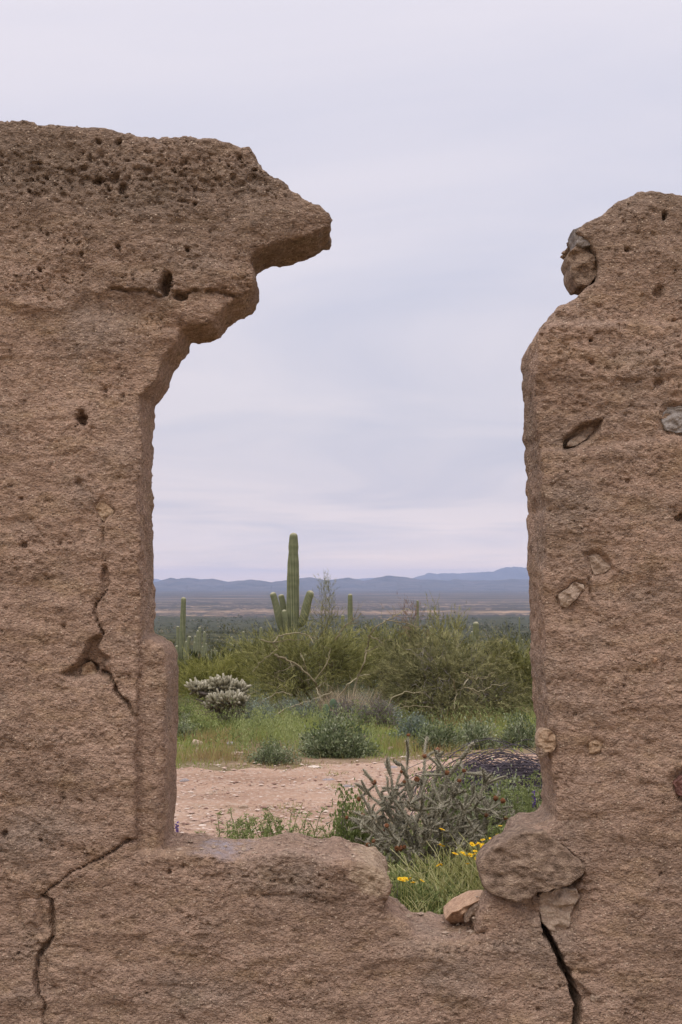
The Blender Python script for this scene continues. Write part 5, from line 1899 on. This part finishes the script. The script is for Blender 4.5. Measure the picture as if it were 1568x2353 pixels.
# grass on the far verge
m = MB()
x, y = scatter(170000, (-7, 8), (12.5, 34), lambda x, y: in_view(x, y) & (y > far_edge(x) - .15 + .6 * rng.random(len(x)) ** 2))
dens = fbm(x / 1.6, y / 2.2, 3, 51)
k = (rng.random(len(x)) < np.clip(.62 + dens * 1.1, .08, 1) * np.clip(30 / (y + 8), .25, 1))
x, y, dens = x[k], y[k], dens[k]
z = terr(x, y)
n = len(x)
tone = np.clip(.50 + .85 * fbm(x / 1.7, y / 2.2, 3, 63) + rng.normal(size=n) * .17 + .40 * smooth(0, 2.0, y - far_edge(x)) - .20, 0, 1)
D = unit(np.stack([rng.normal(size=n) * .3, rng.normal(size=n) * .3, np.ones(n)], 1))
hh = rng.uniform(.05, .17, n) * (1 + .9 * np.clip(fbm(x / 2.4, y / 2.4, 2, 71), -0.5, 1)) * smooth(-0.2, 1.8, y - far_edge(x) + .3)
m.blades(np.stack([x, y, z], 1), D, hh + .02, .011, tone)
tag(m.build('grass', M_GRASS), kind='stuff')
# leafy forbs behind
m = MB()
x, y = scatter(60000, (-7, 8), (14, 30), lambda x, y: in_view(x, y) & (y > far_edge(x) + .9))
dens = fbm(x / 1.3, y / 1.7, 3, 151)
k = rng.random(len(x)) < np.clip(.35 + dens * 1.6, 0, 1)
x, y = x[k], y[k]
n = len(x)
z = terr(x, y) + np.abs(rng.normal(.10, .09, n)) * (1 + np.clip(dens[k], 0, 1))
D = unit(rng.normal(size=(n, 3)) * .6 + [0, 0, .9])
m.leaves(np.stack([x, y, z], 1), D, rng.uniform(.03, .07, n), .014, np.clip(.45 + .5 * fbm(x / 1.5, y / 1.5, 2, 33) + rng.normal(size=n) * .16, 0, 1))
px_, py_ = rng.uniform(540, 860, 420), rng.uniform(1662, 1735, 420)
for a, b in zip(px_, py_):
    if (690 < a < 850 and b > 1682) or (572 < a < 684 and b > 1718):
        continue
    Yf = gy_for(b)
    xf = sx(a, Yf)
    hh_ = rng.uniform(.18, .42)
    nn = 34
    sz = rng.random(nn)
    base = np.array([xf, Yf, gz(xf, Yf)])
    tilt_ = rng.normal(size=2) * .06
    P = base + np.stack([tilt_[0] * sz, tilt_[1] * sz, hh_ * sz], 1) + rng.normal(size=(nn, 3)) * .025
    m.leaves(P, unit(rng.normal(size=(nn, 3)) * .5 + [0, 0, 1]), rng.uniform(.03, .06, nn), .012, np.clip(rng.uniform(.55, .95) + rng.normal(size=nn) * .1, 0, 1))
tag(m.build('wild_forbs', M_GRN), kind='stuff')
# low green growth on the near verge
m = MB()
x, y = scatter(90000, (-3.2, 4.2), (4.6, 10.5), lambda x, y: in_view(x, y, .6) & (y < near_edge(x) + .25 * rng.normal(size=len(x))))
n = len(x)
z = terr(x, y)
leftm = smooth(-.2, .5, x / y * 4)
k = rng.random(n) < (.12 + .88 * leftm)
x, y, z, leftm = x[k], y[k], z[k], leftm[k]
n = len(x)
D = unit(np.stack([rng.normal(size=n) * .35, rng.normal(size=n) * .35, np.ones(n)], 1))
m.blades(np.stack([x, y, z], 1), D, rng.uniform(.05, .20, n) * (.5 + .6 * leftm), .006, np.clip(.62 + .25 * fbm(x, y, 2, 8) + rng.normal(size=n) * .15, 0, 1))
tag(m.build('grass', M_GRASS), kind='stuff')
m = MB()
x, y = scatter(60000, (-1, 4.2), (4.9, 10.3), lambda x, y: in_view(x, y, .6) & (x > y * .02) & (y < near_edge(x)))
n = len(x)
z = terr(x, y) + np.abs(rng.normal(.02, .09, n))
m.leaves(np.stack([x, y, z], 1), unit(rng.normal(size=(n, 3)) * .6 + [0, 0, .9]), rng.uniform(.014, .032, n), .010, np.clip(rng.normal(.5, .22, n), 0, 1))
tag(m.build('wild_forbs', M_GRN), kind='stuff')
# tiny plants and tufts on the track
m = MB()
cx_ = rng.uniform(-4, 5, 90)
cy_ = rng.uniform(9.3, 15.5, 90)
for a, b in zip(cx_, cy_):
    if not (near_edge(a) < b < far_edge(a)):
        continue
    nn = rng.integers(20, 90)
    sc = rng.uniform(.04, .16)
    P = np.stack([a + rng.normal(size=nn) * sc, b + rng.normal(size=nn) * sc, np.full(nn, gz(a, b) + .01)], 1)
    m.blades(P, unit(rng.normal(size=(nn, 3)) * .5 + [0, 0, .8]), rng.uniform(.02, .06, nn), .007, np.clip(rng.normal(.45, .2, nn), 0, 1))
tag(m.build('tiny_weeds', M_GRASS), kind='stuff')

# ------------------------------------------------------------------ rocks
M_RK = [stone_mat('pink_rock', [(0.3, (0.24, 0.16, 0.12)), (0.6, (0.42, 0.30, 0.24)), (.75, (.52, .40, .33))], 9),
        stone_mat('grey_rock', [(0.3, (0.20, 0.17, 0.16)), (0.6, (0.34, 0.30, 0.29))], 9),
        stone_mat('tan_rock', [(0.3, (0.33, 0.24, 0.17)), (0.6, (0.50, 0.39, 0.29))], 9),
        stone_mat('rust_rock', [(0.3, (0.12, 0.06, 0.045)), (0.6, (0.25, 0.13, 0.09))], 9)]


def rock_mesh(seed, mat, flat=.6):
    r2 = np.random.default_rng(seed)
    nu, nv = 14, 8
    V = []
    pl_n = unit(r2.normal(size=(9, 3)))
    pl_d = r2.uniform(.55, .95, 9)
    for j in range(nv + 1):
        ph = math.pi * j / nv
        for i in range(nu):
            th = 2 * math.pi * i / nu
            d = np.array([math.cos(th) * math.sin(ph), math.sin(th) * math.sin(ph), math.cos(ph)])
            q = pl_n @ d
            r = 1.0
            for a, b in zip(q, pl_d):
                if a > 1e-3:
                    r = min(r, b / a)
            V.append(d * (r + r2.normal() * .02) * np.array([1, .8, flat]))
    F = []
    for j in range(nv):
        for i in range(nu):
            F.append((j * nu + i, (j + 1) * nu + i, (j + 1) * nu + (i + 1) % nu, j * nu + (i + 1) % nu))
    o = mesh_obj('rock', np.array(V), [np.array(F)], mat, None, None, None, False)
    return o


def place_rock(o, px, py, wpx, label, group=None, rz=0, tall=1.0):
    Y = gy_for(py)
    x = sx(px, Y)
    r = wpx / 2 / FPX * Y
    o.location = (x, Y, gz(x, Y) + r * .22 * tall)
    o.scale = (r, r, r * tall)
    o.rotation_euler = (0, 0, rz)
    return tag(o, label, 'rock', group)


place_rock(rock_mesh(1, M_RK[2]), 452, 1716, 32, 'pale rounded boulder in the grass by the left jamb', None, .4, 1.3)
place_rock(rock_mesh(2, M_RK[3]), 553, 1700, 34, 'rust coloured rough rock in the grass', None, 1.4, 1.4)
place_rock(rock_mesh(3, M_RK[1]), 530, 1712, 30, 'grey flat rock next to the rust coloured one', None, 2.4, .7)
place_rock(rock_mesh(4, M_RK[2]), 545, 1738, 34, 'low tan rock in the browned grass', None, .2, .7)
place_rock(rock_mesh(5, M_RK[1]), 898, 1762, 36, 'flat grey rock on the far edge of the track', None, .2, .5)
place_rock(rock_mesh(6, M_RK[2]), 893, 1774, 28, 'pale rock just below the flat grey one at the track edge', None, 1.2, .8)
place_rock(rock_mesh(7, M_RK[0]), 898, 1726, 22, 'pointed pink rock on the verge right of the round bush', None, .9, 1.3)
place_rock(rock_mesh(8, M_RK[1]), 800, 1814, 38, 'long grey rock half buried in the right of the track', None, .3, .7)
place_rock(rock_mesh(9, M_RK[1]), 756, 1794, 30, 'grey flat stone at the far side of the track', None, .1, .4)
place_rock(rock_mesh(10, M_RK[3]), 738, 1810, 20, 'small rust stone in the middle of the track', None, 1.1, .8)
place_rock(rock_mesh(11, M_RK[3]), 726, 1816, 12, 'smallest dark stone touching the rust stone on the track', None, 2.1, .8)
place_rock(rock_mesh(12, M_RK[2]), 560, 1860, 24, 'angular pale stone on the near half of the track', None, .5, 1.0)
place_rock(rock_mesh(13, M_RK[3]), 577, 1852, 16, 'dark stone between two pale ones on the near half of the track', None, .2, .9)
place_rock(rock_mesh(14, M_RK[2]), 598, 1856, 18, 'flat pale stone right of the dark one on the near half of the track', None, 1.5, .7)
place_rock(rock_mesh(15, M_RK[0]), 600, 1798, 20, 'pink angular stone left of centre on the track', None, .7, .9)
place_rock(rock_mesh(16, M_RK[1]), 424, 1796, 26, 'grey stone on the track against the left jamb', None, .7, .8)
place_rock(rock_mesh(17, M_RK[2]), 480, 1824, 20, 'tan stone on the left of the track', None, .1, .8)
place_rock(rock_mesh(18, M_RK[0]), 676, 1842, 18, 'pink stone on the bare centre of the track', None, .1, .8)
protos = [rock_mesh(100 + i, M_RK[(0, 2, 1, 0, 2, 3)[i]], .55) for i in range(6)]
used = [False] * 6
for k in range(120):
    px, py = rng.uniform(400, 1240), rng.uniform(1742, 1925)
    Y = gy_for(py)
    x = sx(px, Y)
    if Y > far_edge(x) + .1 or Y < near_edge(x) - .1:
        continue
    i = int(rng.integers(6))
    o = protos[i] if not used[i] else protos[i].copy()
    if used[i]:
        COL.objects.link(o)
    used[i] = True
    place_rock(o, px, py, min(22, rng.exponential(5.5) + 4), 'small loose stone lying on the pinkish dirt track', 'small stones on the track', rng.uniform(0, 6), rng.uniform(.6, 1))
for i in range(6):
    if not used[i]:
        bpy.data.objects.remove(protos[i])
# gravel
m = MB()
n = 5200
px, py = rng.uniform(380, 1260, n), rng.uniform(1738, 1930, n)
Ys = np.linspace(4.5, 60, 900)
rr_ = HY + (EYE - np.interp(Ys, TY, TH)) / Ys * FPX
Y = np.interp(-py, -rr_, Ys) + rng.normal(size=n) * .1
x = (px - CX) / FPX * Y
k = (Y < far_edge(x) + .35) & (Y > near_edge(x) - .3)
x, Y = x[k], Y[k]
n = len(x)
r = rng.exponential(.006, n) + .004
octa = np.array([(1, 0, 0), (0, 1, 0), (-1, 0, 0), (0, -1, 0), (.1, 0, .42), (0, 0, -.5)], float)
FT = np.array([(0, 1, 4), (1, 2, 4), (2, 3, 4), (3, 0, 4), (1, 0, 5), (2, 1, 5), (3, 2, 5), (0, 3, 5)])
V = octa[None] * (1 + rng.normal(size=(n, 6, 3)) * .25) * r[:, None, None] * np.array([1.2, 1, .8])
ang = rng.uniform(0, 6.28, n)
ca, sa = np.cos(ang)[:, None], np.sin(ang)[:, None]
V = np.stack([V[..., 0] * ca - V[..., 1] * sa, V[..., 0] * sa + V[..., 1] * ca, V[..., 2]], -1)
V += np.stack([x, Y, terr(x, Y) + .016], 1)[:, None]
m.add(V.reshape(-1, 3), (FT[None] + 6 * np.arange(n)[:, None, None]).reshape(-1, 3), np.repeat(rng.uniform(0, 1, n), 6))
t = NT('gravel', 0.9, 0.15)
t.color(t.ramp(t.attr(), [(0.0, (0.16, 0.09, 0.065)), (0.25, (0.33, 0.22, 0.165)), (0.7, (0.46, 0.34, 0.27)), (1.0, (0.55, 0.47, 0.39))]))
tag(m.build('gravel', t.m, None, False), kind='stuff')

# ------------------------------------------------------------------ scrub covering the slope down to the plain
m = MB()
n = 12000
u = rng.random(n)
Y = 90 * (1900 / 90) ** (u ** 0.8)
x = rng.uniform(-1, 1, n) * (Y * .33 + 3)
patch = fbm(x / (Y * .06 + 4), np.log(Y) * 9, 2, 8)
k = rng.random(n) < np.clip(.75 + patch * .7, .15, 1)
x, Y = x[k], Y[k]
n = len(x)
R = np.clip(rng.lognormal(math.log(.85), .4, n), .4, 2.4) * np.where(Y < 60, .7, 1.0) * np.clip(Y / 450, 1, 2.2)
Hh = R * rng.uniform(.7, 1.3, n)
z = terr(x, Y)
per = 26
c0 = np.clip(rng.normal(.42, .22, n), 0, 1)
pale = rng.random(n) < .07
c0 = np.where(pale, 1.0, c0)
d = unit(rng.normal(size=(n, per, 3)))
d[..., 2] = np.abs(d[..., 2])
P = np.stack([x, Y, z], 1)[:, None] + d * (R[:, None] * rng.uniform(.3, 1, (n, per)))[..., None] * np.array([1, 1, 0]) + (d[..., 2:] * (Hh[:, None] * rng.uniform(.4, 1, (n, per)))[..., None]) * np.array([0, 0, 1])
L = (R[:, None] * rng.uniform(.25, .55, (n, per)))
D = unit(d * .6 + rng.normal(size=(n, per, 3)) * .4 + [0, 0, .7])
tt = np.clip(c0[:, None] * .8 + rng.normal(size=(n, per)) * .13, 0, .88) + np.where(pale, .12, 0)[:, None]
m.leaves(P.reshape(-1, 3), D.reshape(-1, 3), L.ravel(), L.ravel() * .38, tt.ravel())
M_SCRUB = leaf_mat('desert_scrub', [(0.0, (0.028, 0.031, 0.008)), (0.4, (0.066, 0.068, 0.018)), (0.8, (0.130, 0.120, 0.036)), (0.92, (0.22, 0.17, 0.08)), (1.0, (0.42, 0.37, 0.27))], .0, .95)
n = 520
Y = rng.uniform(42, 125, n)
x = rng.uniform(-1, 1, n) * (Y * .33 + 3)
for a, b in zip(x, Y):
    per = int(260 * (60 / b) ** .7)
    R_ = rng.uniform(.5, 1.3)
    d = unit(rng.normal(size=(per, 3)))
    d[:, 2] = np.abs(d[:, 2])
    P = np.array([a, b, gz(a, b)]) + d * np.array([R_, R_, R_ * rng.uniform(.7, 1.3)]) * rng.uniform(.4, 1, (per, 1))
    m.blades(P, unit(d * .7 + rng.normal(size=(per, 3)) * .4 + [0, 0, .8]), rng.uniform(.12, .3, per), .022 * b / 50, np.clip(rng.uniform(.1, .75) + rng.normal(size=per) * .12, 0, .86))
tag(m.build('desert_scrub', M_SCRUB), kind='stuff')

# ------------------------------------------------------------------ pylons far out on the plain
pyl = thing('power_pylon', 'tiny power line pylon far out on the hazy plain', 'pylon', (0, 0, 0), 'pylons on the plain')
M_STEEL = NT('steel', 0.6, 0.3)
M_STEEL.color((0.16, 0.16, 0.17))
m = MB()
for sxx in (-1, 1):
    for syy in (-1, 1):
        m.tube([(sxx * 4, syy * 4, -3), (sxx * 1.2, syy * 1.2, 26), (sxx * .5, syy * .5, 42)], .35, 4)
for h_, w_ in ((8, 3.2), (17, 2.2), (26, 1.4)):
    m.tube([(-w_, -w_, h_), (w_, -w_, h_ + 5)], .25, 3)
    m.tube([(w_, w_, h_), (-w_, w_, h_ + 5)], .25, 3)
m.build('mast', M_STEEL.m, pyl)
m = MB()
for h_ in (28, 34, 40):
    m.tube([(-8, 0, h_), (0, 0, h_ + .8), (8, 0, h_)], .4, 4)
m.build('crossarm', M_STEEL.m, pyl)
for i, px in enumerate((430, 513, 624, 731, 862, 968, 1065, 1128, 1160)):
    Y = 8200 + 500 * math.sin(i * 2.1)
    loc = (sx(px, Y), Y, -61)
    if i == 0:
        pyl.location = loc
    else:
        dup(pyl, loc)

for me_ in bpy.data.meshes:
    me_.validate()
